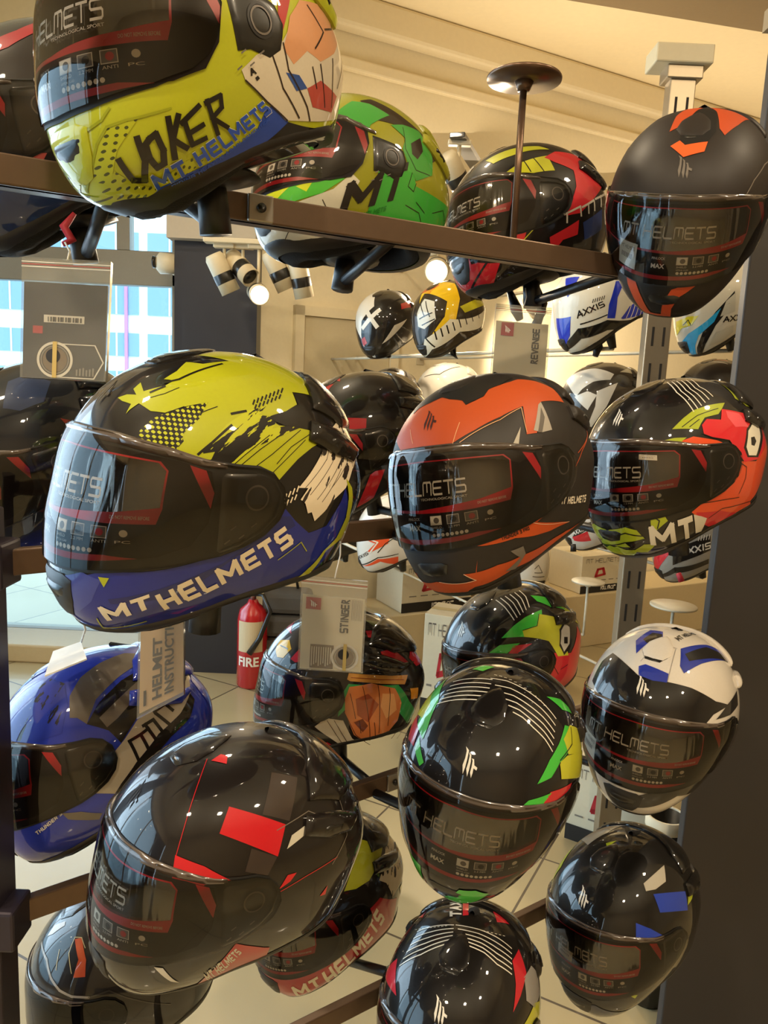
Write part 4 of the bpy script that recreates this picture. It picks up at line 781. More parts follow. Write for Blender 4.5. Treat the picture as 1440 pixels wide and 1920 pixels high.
    ('P','c9c2ac',[(-10.7,-24.8),(22.9,-31.1),(44.2,-24.9),(54.2,-14.8),(59.9,-18.3),(53.2,-32.8),(50.4,-41.4),(78.3,-42.9),(89,-49.5),(42.7,-48.1),(4.6,-51.4),(-21.8,-50.3)],2,1),
    ('P','4fb03a',[(11.2,-27.1),(22.7,-21.5),(39.2,-17.6),(50.6,-18.5),(38.4,-27.1),(18.5,-30.8)],3,1),
    ('P','c4cc2a',[(-3.5,-25.5),(11.4,-20.5),(24.1,-21.2),(12.1,-28.9)],4,1),
    ('P','c4cc2a',[(24.3,-23.5),(33.1,-21.3),(29.9,-26.3)],4,0),
    ('T','1d1712','MT',[(52.4,-20.4),(94.2,6.3),(93.5,-20.6),(47.5,-38.8)],0.05,8,0),
    ('T','2c7a2c','HELMETS',[(66.6,-35.4),(84,-27.8),(84.3,-31.3),(66.4,-38.6)],0.03,8,0),
  ],
  'S': [
    ('S','d9d3c4',[[(-78.2,56.5),(-78.6,67.9),(-81.6,82.1)],[(-69.2,54.2),(-66.5,66.5),(-59.4,81.7)],[(-62.4,51.3),(-57.1,64.3),(-42.4,80.4)],[(-57.2,47.9),(-50,61.6),(-30.8,78.5)],[(-53.3,44.2),(-44.5,58.7),(-23.1,76.4)],[(-50.6,40.3),(-40.3,55.6),(-17.7,74.2)]],0.75,3),
    ('S','d9d3c4',[[(-84,83.6),(104.8,81.7),(100.6,69.1),(98.7,58.1)],[(-48.3,84.7),(82.6,80.1),(89.2,68.2),(91.8,57.2)],[(-15.2,83.6),(69.2,77.6),(79.8,66.6),(85.7,55.9)],[(3.7,81.3),(61.1,74.8),(72.2,64.6),(80.5,54.4)],[(14,78.7),(56,71.9),(66.1,62.3),(75.9,52.6)],[(20.3,75.9),(52.6,69.1),(61.3,59.9),(72,50.6)]],0.75,3),
    ('S','d9d3c4',[[(-84.4,53.5),(-82.9,55.4)],[(-81.6,57.2),(-80.5,58.9)],[(-79.5,60.4),(-78.6,62)],[(-77.8,63.4),(-77.1,64.8)],[(-76.5,66.2),(-76,67.6)],[(-75.6,68.9),(-75.3,70.2)],[(-75.1,71.5),(-75,72.7)],[(-75,74),(-75.2,75.3)],[(-75.7,76.5),(-76.3,77.7)],[(-102.5,88.1),(-129.7,89.2)],[(131.1,89),(111.9,87.8)],[(106.5,86.5),(104.5,85.2)],[(103.6,83.9),(103.2,82.6)],[(103.3,81.3),(103.5,80)],[(103.9,78.6),(104.3,77.4)],[(104.9,76),(105.4,74.8)],[(106.1,73.4),(106.8,72.1)],[(107.6,70.6),(108.3,69.3)],[(109.2,67.8),(110.1,66.5)],[(111,64.9),(111.9,63.5)]],0.4,3),
    ('T','d9d3c4','TAX',[(-114.9,75.8),(-144,56.1),(-158.3,59.7),(-148.4,80)],0.06,4,0),
    ('P','b8202c',[(-159.5,59.7),(-166.6,56.9),(-171.5,77.7),(-153.2,78.8)],3),
    ('P','b8202c',[(-110.7,40.2),(-124.3,45.1),(-106,53.1),(-113.3,41.2)],3),
    ('P','b8202c',[(160.2,58.7),(165.2,42.3),(138.3,53.8),(137.3,65.6)],3),
    ('P','b8202c',[(84.4,54.9),(106.5,52.4),(92.2,42.4),(70.3,37.8),(56.6,33.4),(70.7,44.8)],3),
    ('P','8f8b86',[(85.4,42.8),(105.7,38.7),(111.4,28.3),(103.7,18),(85.3,21.6),(75.5,32.4)],3),
    ('P','b4b52a',[(87,23.9),(100.5,15.2),(95.6,-1.2),(63.6,22.3)],3),
    ('P','b8202c',[(-71.5,18.8),(-61,39.2),(-34.7,29.2),(-46.9,27.1)],3),
    ('P','8f8b86',[(-72.2,18.7),(-83.9,27.1),(-83.8,27.5),(-71.5,18.8)],3),
    ('P','b4b52a',[(-62.1,9.2),(-43.6,15.2),(-30.6,13.5),(-44.5,1.4)],3),
    ('S','2a2624',[[(-14.9,77.2),(-10.5,57.1)],[(-12,77.6),(19.3,59.9)]],1,6),
  ],
  'T': [
    ('S','857c70',[[(9.5,38.6),(29.8,36.1),(40,28.2),(48.4,22.7),(57.4,19.5),(69.2,18)]],1.6,3),
    ('P','857c70',[(11.2,43.5),(8.4,50.6),(20.2,58.2),(25.2,56.5),(17.6,48)],3),
    ('P','a8401c',[(50.9,52.4),(58.8,53.9),(67.5,41.1),(67.5,31.1),(58.2,30.8),(60.6,41.2)],3),
    ('S','a89a72',[[(50,53.3),(50,44.3),(56.4,33.2)],[(38.7,44.4),(42.7,33.5)],[(49.9,53.5),(58.4,53.9),(65.1,48)]],0.5,4),
    ('S','3a3530',[[(69.2,18),(84,19.5),(94.6,10.8),(122.7,-11.2)]],1,3),
  ],
  'U': [
    ('P','d8d2c4',[(-31.3,0),(-45.5,34.6),(-63.8,62.8),(-124.2,81.4),(8.9,34.4),(-13.1,9.1),(-12.9,-17.1)],2),
    ('S','d8d2c4',[[(-11.2,32.3),(15.4,1.1)],[(19.9,27.2),(-9.9,-0.6)]],7,3),
    ('P','c8c0b0',[(45.1,0.5),(78.4,8),(34.4,-20.6),(21.5,-25.1)],2),
    ('P','a8282a',[(71.3,38),(135.4,29.8),(116.5,24.7),(67.2,27.2)],3),
    ('P','b0342a',[(-12.9,-17.1),(-5.9,-13.3),(-2,-21.8),(-10.3,-27.2)],2),
    ('P','cfc8b8',[(-11.2,-23.9),(7.8,-34),(5.2,-57.5),(2,-42.3)],2),
  ],
  'V': [
    ('P','d8b018',[(-51.4,76.7),(98.4,62.5),(81.6,30.5),(65,-1.7),(35.8,-14.8),(24.6,-15.6),(46.8,5.8),(54.8,29.1),(17.2,46.6)],2),
    ('P','d8b018',[(0.2,29.9),(-0.7,48.3),(41.7,39.2),(63.4,42.2),(24.9,57.8),(-13.6,48.8)],3),
    ('P','c8551c',[(-33.5,48.3),(-39,64.6),(37.5,68.7),(17.2,46.6)],3),
    ('P','ccc6b4',[(-0.9,14.8),(9.3,37.7),(32.4,31.1),(33.1,4.2),(14.1,-7.3),(1.9,-3.1)],3),
    ('S','15110e',[[(3.9,29.7),(15.5,10)],[(14.8,32.8),(24,9.1)],[(5.4,7.3),(28.3,14.1)],[(9.9,-1.8),(31.3,4.5)]],1.6,5),
    ('P','d4cdb8',[(11.8,-20),(54.1,0.5),(153.5,4.1),(151.5,-17.9),(70.5,-25.6),(18.9,-34.6),(-9.3,-45.1)],3),
    ('S','15110e',[[(28.7,-13),(29.4,-23.8)],[(38,-10.9),(38.8,-22.5)],[(47.7,-8.6),(48.9,-21.2)],[(58.3,-6.2),(60.3,-19.8)],[(70.2,-3.7),(73.1,-17.9)],[(83.6,-1.1),(87.5,-15.6)],[(98.6,1.5),(103,-12.8)],[(115.7,3.7),(121.2,-10)],[(12.6,-16.9),(23.7,-32.5)]],2.2,5),
    ('P','a8a21c',[(76.8,17.8),(143.2,20.2),(145.6,7.1),(84.8,5.4)],3),
    ('S','15110e',[[(84.1,60.9),(130.4,30),(149.6,8.5)]],5,1),
  ],
  'W': [
    ('P','1c2fa8',[(17.8,39.3),(44.8,36.5),(35.9,20.3),(28.5,13.7),(24.5,26.8)],3),
    ('P','1c2fa8',[(4,-5.3),(29.4,-8.3),(21.8,-26.6),(8.1,-34.3),(0.2,-31.5)],3),
    ('P','1c2fa8',[(71.3,-26.4),(77.5,-8.8),(94.3,19),(106.9,16.6),(91.1,-3),(83,-30.5)],3),
    ('P','1c2fa8',[(93,-32.9),(107.5,-18.9),(131,-9.5),(136.4,-30.9),(96,-34.8)],3),
    ('S','d8d0c0',[[(102.1,-34.2),(110.3,-17.1)],[(110.1,-34.4),(116.6,-16.9)],[(118,-34.2),(123.1,-16.6)],[(126,-33.8),(129.8,-16.2)]],1,5),
    ('K','1a1512','AXXIS',[(36.8,-4.5),(70.6,-1.9),(72.4,-9.6),(35.5,-13.3)],0.22),
    ('P','15120f',[(-0.8,-33.4),(33.2,-23.4),(70.8,-28.8),(141.5,-33),(146.5,-39.1),(67.1,-43.1),(31.8,-35.2),(-1.1,-38.8)],2),
    ('S','1a1512',[[(37.5,-20.2),(72.3,-21.8)]],1.6,4),
    ('S','1a1512',[[(57.7,-0.3),(59.6,3.6)],[(60.5,-0.2),(62.4,3.7)],[(63.3,-0.2),(65.3,3.8)],[(66.2,-0.1),(68.2,3.9)],[(69.2,-0.1),(71.2,4)],[(72.1,-0),(74.2,4.1)]],1,4),
  ],
  'X': [
    ('P','d0c42a',[(-2.3,-5.1),(20.7,-2.3),(33.2,-4.4),(23.4,-12.7),(8.2,-13.5),(-4.5,-19.8)],3),
    ('P','2a9ac8',[(4.3,-26.5),(16.9,-20.5),(39.1,-13.8),(59.9,-2.7),(48.4,-17.4),(27.9,-25.9),(19.3,-34.8),(5.7,-51.2),(5.7,-37.7)],3),
    ('P','1c1a18',[(20,-37.3),(38.2,-17.7),(53.1,-5.2),(82.3,15.3),(79.1,1.3),(49.3,-22.4),(30.8,-38.3),(0.9,-54.8)],2),
    ('P','b8b2a0',[(32.8,-42.5),(47.1,-30.7),(72.1,-32.2),(71.1,-43),(51.4,-47.4)],3),
    ('P','b8b2a0',[(56.7,-13.6),(67.8,4.4),(82.9,12.6),(77,-13.1)],3),
    ('S','1a1a1a',[[(11.9,-10.3),(20.2,-6.1),(22.4,-12.4)]],1,5),
    ('K','1a1512','AXXIS',[(60.9,-15.1),(101.2,-19.6),(102.1,-29.8),(58.2,-22.7)],0.22),
  ],
  'Y': [
    ('P','cdc8bc',[(-25.5,28.6),(-3.3,42.5),(31.3,52.4),(72.6,44.7),(64.4,33.9),(38.2,27.4),(25.1,15.2),(19.1,4.9)],2),
    ('P','cdc8bc',[(45.8,14.5),(78,30.8),(61,-6.2),(41.4,-34.3),(36.5,-30.9),(45.3,-6.4)],2),
    ('P','cdc8bc',[(16.3,4.8),(33.3,13.3),(46.4,9.2),(36.1,-11.5)],2),
    ('P','b8b09a',[(87.4,49.3),(141.2,56.3),(151.9,31.5),(152.4,30.4)],2),
  ],
  'Z': [
    ('S','3a3630',[[(9.8,25.9),(44.5,34.1),(107.1,58.9)]],1.6,2),
  ],
  'ZB': [
    ('S','8a7f68',[[(-44.6,46.4),(-4.4,49.9),(34.9,33.4)],[(-46.4,39.9),(-7,39),(15.3,24)]],1.2,2),
  ],
  'AA': [
    ('S','b8441c',[[(-31.2,26),(-30.9,52.3),(17.5,70.4),(82.6,67.7)]],1.6,2),
    ('S','b9b2a4',[[(-10.5,53.4),(39.7,61.1),(72.4,57.7)]],1.2,2),
  ],
  'AB': [
    ('P','d8481c',[(26.4,2.4),(53.4,3.1),(73.5,3.7),(67.6,-8.6),(36.7,-19),(33.1,-16.9),(47.9,-6.5)],3),
    ('P','d8481c',[(45.1,-30.4),(80.7,-35.5),(76.4,-53),(47.2,-35.5),(11.5,-34.9)],3),
    ('S','d8d0c0',[[(34.3,3),(52.2,-4.8),(36.7,-19)]],2,5),
    ('K','2a2420','AXXIS',[(1.3,-24.5),(33.1,-16.9),(33.5,-21.4),(2.3,-27.9)],0.22),
    ('S','1a1512',[[(48.5,-20.8),(63.6,-8.1),(77.1,-0.9)],[(3.8,-33.5),(45.9,-28.5),(81.6,-30.3)]],1.5,4),
  ],
  'AC': [
    ('P','c8202c',[(2.3,-9.1),(36.6,1.1),(-6.8,-34.4),(-9.2,-29)],3),
    ('P','1c1815',[(32.7,-9.2),(41.8,3.5),(89.3,13.7),(85.7,-10.9),(42.7,-19),(29.9,-21.8)],2),
    ('K','cfc8bc','AXXIS',[(42.7,0.8),(87.3,3.4),(86.6,-7.8),(41.6,-10.2)],0.22),
    ('S','cfc8bc',[[(69.2,8.6),(71.7,15.5)],[(73.1,8.5),(75.7,15.5)],[(77.1,8.4),(79.8,15.3)],[(81.1,8.1),(84,15.1)],[(85.3,7.8),(88.3,14.8)]],1,4),
    ('P','1c1815',[(-6.8,-34.4),(31.5,-24.7),(81.7,-25.9),(81.6,-35.5),(28.8,-32.3),(-5.6,-36.8)],3),
  ],
  'AD': [
    ('P','c8202c',[(15.2,-25.3),(39.2,-19.6),(41.2,-35.5),(16.7,-30.3)],3),
    ('K','d8d0c4','AXXIS',[(16.7,-18),(36.7,-9.1),(36.8,-17.8),(17.2,-24.1)],0.22),
    ('P','1c1815',[(14.3,-27.7),(45.4,-14.6),(46.5,-5.5),(23.9,-10.1)],2),
  ],
  'AE': [
    ('S','6a6258',[[(-13.7,-8.1),(-6.4,-2.2),(1.2,-14.5),(-13.5,-14)],[(-16.2,-19.9),(6.3,-20.7)]],1.4,2),
  ],
  'AF': [
  ],
}
# ---- the room ----
def at_z(px, py, z):
    v = at(px, py, 1.0)-CAM; return CAM+v*((z-CAM[2])/v[2])
def st(o): o['kind'] = 'structure'; return o
def sbox(name, lo, hi, m, bev=0):
    lo = np.array(lo, float); hi = np.array(hi, float)
    return st(MB().box((lo+hi)/2, hi-lo, m, bev=bev).build(name))
PLASTER = mat('ceiling_plaster', 'ecdcb6', .8, bump=.1, bscale=30); WALLP = mat('wall_paint', 'e4d6b4', .75, bump=.05, bscale=40)
WHITEP = mat('cream_wall_paint', 'e8dcbc', .7); NAVY = mat('dark_pillar_paint', '24262f', .4, coat=.2); ALU = mat('window_frame_aluminium', '8d8574', .45, metal=.3)
BRONZE = mat('bronze_shelf_metal', '64503f', .38, metal=.6, var=.1); PANEL = mat('dark_column_laminate', '2b2725', .6, coat=0, var=.12, bscale=6)
def tile_mat():
    m = mat('floor_tiles', 'a89872', .35, coat=.15); nt = m.node_tree; b = nt.nodes['Principled BSDF']; tc = [n for n in nt.nodes if n.type == 'TEX_COORD'][0]
    br = nt.nodes.new('ShaderNodeTexBrick'); br.offset = 0; br.inputs['Scale'].default_value = 1; br.inputs['Brick Width'].default_value = .6; br.inputs['Row Height'].default_value = .6
    br.inputs['Mortar Size'].default_value = .004; br.inputs['Color1'].default_value = srgb('a99a75'); br.inputs['Color2'].default_value = srgb('a1916c'); br.inputs['Mortar'].default_value = srgb('4e4335')
    mp = nt.nodes.new('ShaderNodeMapping'); mp.inputs['Rotation'].default_value = (0, 0, math.radians(28)); nt.links.new(tc.outputs['Object'], mp.inputs[0]); nt.links.new(mp.outputs[0], br.inputs['Vector']); nt.links.new(br.outputs[0], b.inputs['Base Color']); return m
FLOOR = tile_mat()
sbox('floor', (-2.9, -3, -.1), (4.6, 7.5, 0), FLOOR)
CEIL = 3.5
sbox('ceiling', (-2.9, -3, CEIL), (4.6, 7.5, CEIL+.1), PLASTER)
sbox('wall_rear', (-2.9, -3.1, 0), (4.6, -3, CEIL), mat('rear_wall_paint', 'a89676', .8))
sbox('wall_right', (4.5, -3, 0), (4.6, 7.5, CEIL), mat('rear_wall_paint', 'a89676', .8))
# back wall, running away to the right
WA = np.array([-.78, 4.02]); WD = np.array([3.26, 1.74]); WD = WD/np.linalg.norm(WD); WN = np.array([WD[1], -WD[0]]); WANG = math.atan2(WD[1], WD[0])
RW = np.array([[WD[0], -WN[0], 0], [WD[1], -WN[1], 0], [0, 0, 1.]])         # local x along the wall, -y towards the room
def wall_pt(s, out, z): p = WA+WD*s+WN*out; return np.array([p[0], p[1], z])
def wall_box(mb, s0, s1, z0, z1, out0, out1, m, bev=0): return mb.box(wall_pt((s0+s1)/2, (out0+out1)/2, (z0+z1)/2), (s1-s0, abs(out1-out0), z1-z0), m, RW, bev)
st(wall_box(MB(), 0, 6, 0, CEIL, -.1, 0, WHITEP).build('wall_back'))
st(wall_box(MB(), 0, 6, CEIL-.16, CEIL, 0, .10, WALLP, .02).build('trim_1')); st(wall_box(MB(), 0, 6, CEIL-.34, CEIL-.28, 0, .045, WALLP, .01).build('trim_2'))
st(wall_box(MB(), 0, 6, 0, .1, 0, .015, WALLP).build('baseboard_back'))
def wall_s(px, py=600):
    """distance along the back wall where a view ray meets it"""
    v = (at(px, py, 1.0)-CAM); A = np.array([[v[0], -WD[0]], [v[1], -WD[1]]]); t, s = np.linalg.solve(A, WA-CAM[:2]); return s, CAM[2]+v[2]*t
# service door in the back wall
s0, zt = wall_s(566, 592); s1, _ = wall_s(622, 590)
mb = MB(); wall_box(mb, s0, s1+.35, 0, zt, 0, .03, mat('door_paint', 'cbbd9b', .6), .006); d_ = st(mb.build('door_1'))
h_ = MB(); wall_box(h_, s1+.27, s1+.31, .95, 1.07, .03, .05, DARK); hh = h_.build('door_handle', d_)
f_ = MB(); wall_box(f_, s0-.05, s0, 0, zt+.05, 0, .045, WALLP); wall_box(f_, s1+.35, s1+.40, 0, zt+.05, 0, .045, WALLP); wall_box(f_, s0-.05, s1+.40, zt, zt+.05, 0, .045, WALLP); f_.build('door_frame', d_)
# dark pillar between the window and the back wall, soffit above it
PX0 = at(337, 700, 4.0)[0]; PX1 = at(479, 700, 4.0)[0]
sbox('wall_pillar', (PX0, 3.95, 0), (PX1+.02, 4.4, 2.23), NAVY)
sbox('wall_soffit', (-2.9, 3.9, 2.23+.55), (PX1+.02, 4.45, CEIL), WALLP); sbox('trim_3', (PX0-.02, 3.88, 2.23), (PX1+.02, 4.42, 2.80), mat('pale_service_panel', 'b9ab94', .6))
# dropped ceiling slab at the upper right
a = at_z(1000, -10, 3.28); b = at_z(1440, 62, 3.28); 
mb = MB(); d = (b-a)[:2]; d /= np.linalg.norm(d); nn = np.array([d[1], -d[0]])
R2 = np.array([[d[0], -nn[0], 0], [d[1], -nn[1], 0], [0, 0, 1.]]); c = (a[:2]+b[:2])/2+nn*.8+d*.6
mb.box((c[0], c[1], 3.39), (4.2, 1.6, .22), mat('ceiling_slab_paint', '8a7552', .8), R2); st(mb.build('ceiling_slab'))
# storefront windows: far left wall and the left side
WY = 4.3
def frame_bars(mb, bars, m):
    for lo, hi in bars: lo = np.array(lo, float); hi = np.array(hi, float); mb.box((lo+hi)/2, hi-lo, m, bev=.004)
    return mb
zs = CAM[2]+(700-475)/F_PX*4.3; zs2 = CAM[2]+(700-535)/F_PX*4.3; mx = at(256, 430, 4.3)[0]
w1 = st(frame_bars(MB(), [((-2.9, WY-.04, zs2), (PX0, WY+.04, zs)), ((mx-.035, WY-.04, zs), (mx+.035, WY+.04, 2.8)), ((-2.9, WY-.05, 0), (PX0, WY+.05, .1)), ((-2.9, WY-.04, 2.72), (PX0, WY+.04, 2.80)), ((PX0-.10, WY-.04, 0), (PX0, WY+.04, 2.8))], ALU).build('window_1'))
GLASS = clear('window_glass', 'eef6f8', .0)
MB().box(((-2.9+PX0)/2, WY, 1.4), (PX0+2.9, .006, 2.7), GLASS).build('pane', w1)
w2 = st(frame_bars(MB(), [((-2.94, -2.9, 0), (-2.86, 4.3, .12)), ((-2.94, -2.9, 2.7), (-2.86, 4.3, 2.8))]+[((-2.94, y-.035, .12), (-2.86, y+.035, 2.7)) for y in (-2.8, -1.4, 0.05, 1.45, 2.85, 4.2)], ALU).build('window_2'))
MB().box((-2.9, .7, 1.4), (.006, 7.0, 2.6), GLASS).build('pane', w2)
sbox('wall_left', (-2.96, -3, 2.8), (-2.86, 4.4, CEIL), WALLP)
st(MB().box((-2.0, 4.12, .05), (1.7, .30, .10), mat('window_ledge', 'b39f78', .5), bev=.01).build('trim_4'))
# dark laminate column at the right
pe = at(1376, 540, 1.64); 
sbox('wall_column', (pe[0], 1.64, 0), (pe[0]+.9, 1.67, 2.29), PANEL, .004)
sbox('trim_5', (pe[0]-.01, 1.63, 2.29), (pe[0]+.9, 1.68, 2.33), mat('column_cap_paint', '8f7b5c', .6))
# outside
PAVE = mat('outdoor_paving', 'aab6bc', .8, var=.1, bscale=3); st(MB().box((-6, 8, -.2), (40, 30, .1), PAVE).build('ground'))
bd = empty('building', (-4.5, 13, 0)); tag(bd, 'white office building with rows of blue-tinted windows across the street, seen through the storefront glass', 'building')
FAC = mat('building_render', 'dfe6e6', .8); BWIN = mat('building_glass', '6f8ba0', .2, coat=.5); PINK = mat('pink_strip', 'b8789c', .7)
MB().box((-4.5, 13.5, 4.5), (14, 1, 9.2), FAC).build('wall', bd)
for r, (z0, z1) in enumerate(((.9, 1.75), (2.25, 3.0), (3.6, 4.5), (5.2, 6.2))):
    for k in range(7):
        x0 = -10.6+k*1.75; MB().box((x0+.75, 12.99, (z0+z1)/2), (1.45, .08, z1-z0), BWIN).add([(x0+.75-.03, 12.94, z0), (x0+.75+.03, 12.94, z0), (x0+.75+.03, 12.94, z1), (x0+.75-.03, 12.94, z1)], [[0, 1, 2, 3]], FAC, False).build('window', bd)
MB().box((at(259, 600, 12.9)[0], 12.93, 2.7), (.10, .1, 4.2), PINK).build('pipe', bd)
# ---- display rack: post, bars, slotted upright ----
BAR = {1: ((0, 318, .86), (1180, 503, 1.313)), 2: ((60, 1050, .99), (680, 995, 1.30)), 3: ((120, 1680, 1.10), (710, 1468, 1.45)), 4: ((640, 1895, 1.287), (1000, 1714, 1.55))}
BARS = {}
for k, (p, q) in BAR.items():
    A_ = at(*p); B_ = at(*q); z = (A_[2]+B_[2])/2; d = (B_-A_)[:2]; d /= np.linalg.norm(d); n_ = np.array([-d[1], d[0]]); BARS[k] = (A_[:2], d, z)
pp = at(22, 1480, 1.02)
def bar_x(k, x): A_, d, z = BARS[k]; t = (x-A_[0])/d[0]; return np.array([x, A_[1]+d[1]*t, z])
POSTX = pp[0]-.030
POSTY = float(pp[1])
mb = MB().box((POSTX, POSTY, .69), (.04, .05, 1.38), mat('dark_post_metal', '37313a', .4, metal=.5), bev=.003); post = mb.build('rack_post'); tag(post, 'dark square steel rack post at the left edge of the picture', 'post')
for k in (2, 3): z = BARS[k][2]; MB().box((POSTX+.022, POSTY-.005, z), (.040, .055, .058), mat('dark_post_metal', '37313a'), bev=.004).build('clamp', post)
LBL = {1: 'bronze display bar crossing behind the yellow helmet at the top of the rack', 2: 'bronze display bar behind the large blue and lime helmet', 3: 'dark bronze display bar below the jester print helmet and the blue helmet', 4: 'bronze display bar at the bottom of the picture, lowest of the rack'}
for k in BARS:
    xl, xr = {1: (-.8, .40), 2: (POSTX, .62), 3: (POSTX, .55), 4: (-.45, .62)}[k]; P0 = bar_x(k, xl); P1 = bar_x(k, xr); v = P1-P0; L = np.linalg.norm(v); v /= L
    R3 = np.array([[v[0], -v[1], 0], [v[1], v[0], 0], [0, 0, 1.]]); c = (P0+P1)/2; rt = empty('display_bar', c); tag(rt, LBL[k], 'bar', 'bronze display bars of the rack')
    MB().box((0, 0, 0), (L, .016, .034), BRONZE, R3, .002).box(R3@np.array([0, .012, -.015]), (L, .03, .004), BRONZE, R3, .001).build('rail', rt)
    MB().box(R3@np.array([.02, -.010, 0]), (.035, .006, .034), STEEL, R3, .002).lathe([(.0, 0), (.006, 0), (.006, .004), (0, .004)], DARK, R3@np.array([.02, -.013, 0]), 12, R3@np.array([[1, 0, 0], [0, 0, -1], [0, 1, 0.]])).build('joint_bracket', rt)
SLOT = mat('slot_shadow_gap', '1a1613', .8); UPR = mat('upright_steel', 'a39680', .35, metal=.7)
def upright(px, py, d, label, ztop):
    p = at(px, py, d); rt = empty('slotted_upright', (p[0], p[1], 0)); tag(rt, label, 'upright'); w = .072
    mb = MB().box((0, 0, ztop/2), (w, .05, ztop), UPR, bev=.003); 
    for i in range(int(ztop/.105)):
        for sx in (-1, 1): mb.box((sx*.016, -.0252, .06+i*.105), (.007, .001, .055), SLOT)
    mb.build('channel', rt); MB().box((-.01, 0, ztop+.02), (.16, .10, .05), mat('bracket_paint', 'c9bc9c', .5), bev=.004).box((.0, 0, ztop-.02), (.10, .07, .04), UPR, bev=.003).build('ceiling_bracket', rt)
ub = at(1222, 700, 2.30); upright(1222, 700, 2.30, 'steel slotted upright between the blue and white helmet and the dark column', CAM[2]+(750-165)/F_PX*2.30)
# disc stands
def disc_stand(px, py, d, r, zb, label, m, rod=.006, elbow=False):
    p = at(px, py, d); rt = empty('helmet_stand', (p[0], p[1], zb)); tag(rt, label, 'stand', 'round disc helmet stands'); h = p[2]-zb
    MB().lathe([(.001, h+.002), (r*.98, h+.002), (r, h), (r*.99, h-.004), (.012, h-.006), (.001, h-.006)], m, n=48).build('disc', rt)
    MB().tube([(0, 0, .0), (0, 0, h-.004)], rod, m, 12).lathe([(.0, h-.02), (.010, h-.02), (.016, h-.006), (0, h-.006)], m).build('rod', rt)
    if elbow:
        w_ = wall_pt((p[:2]-WA)@WD, 0, zb)-np.array([p[0], p[1], zb]); MB().tube([(0, 0, 0), w_*.5, w_], rod, m).build('arm', rt); MB().box(w_, (.05, .012, .08), m, RW, .003).build('wall_plate', rt)
bz = bar_x(1, .28); disc_stand(983, 147, 1.285, .0625, BARS[1][2]+.015, 'brown metal disc on a thin rod, empty, rising above the top bar', mat('brown_disc_metal', '6a5240', .3, metal=.6))
bb = at(983, 400, 1.48)
WST = mat('white_stand_metal', 'c8bda4', .4)
disc_stand(1103, 1090, 2.9, .062, CAM[2]-(1190-748)/F_PX*2.9, 'small cream disc stand, empty, left of the slotted upright', WST, .005, True)
disc_stand(1263, 1135, 2.35, .070, CAM[2]-(1300-748)/F_PX*2.35, 'cream disc stand, empty, right of the slotted upright above the white helmet', WST, .005, True)
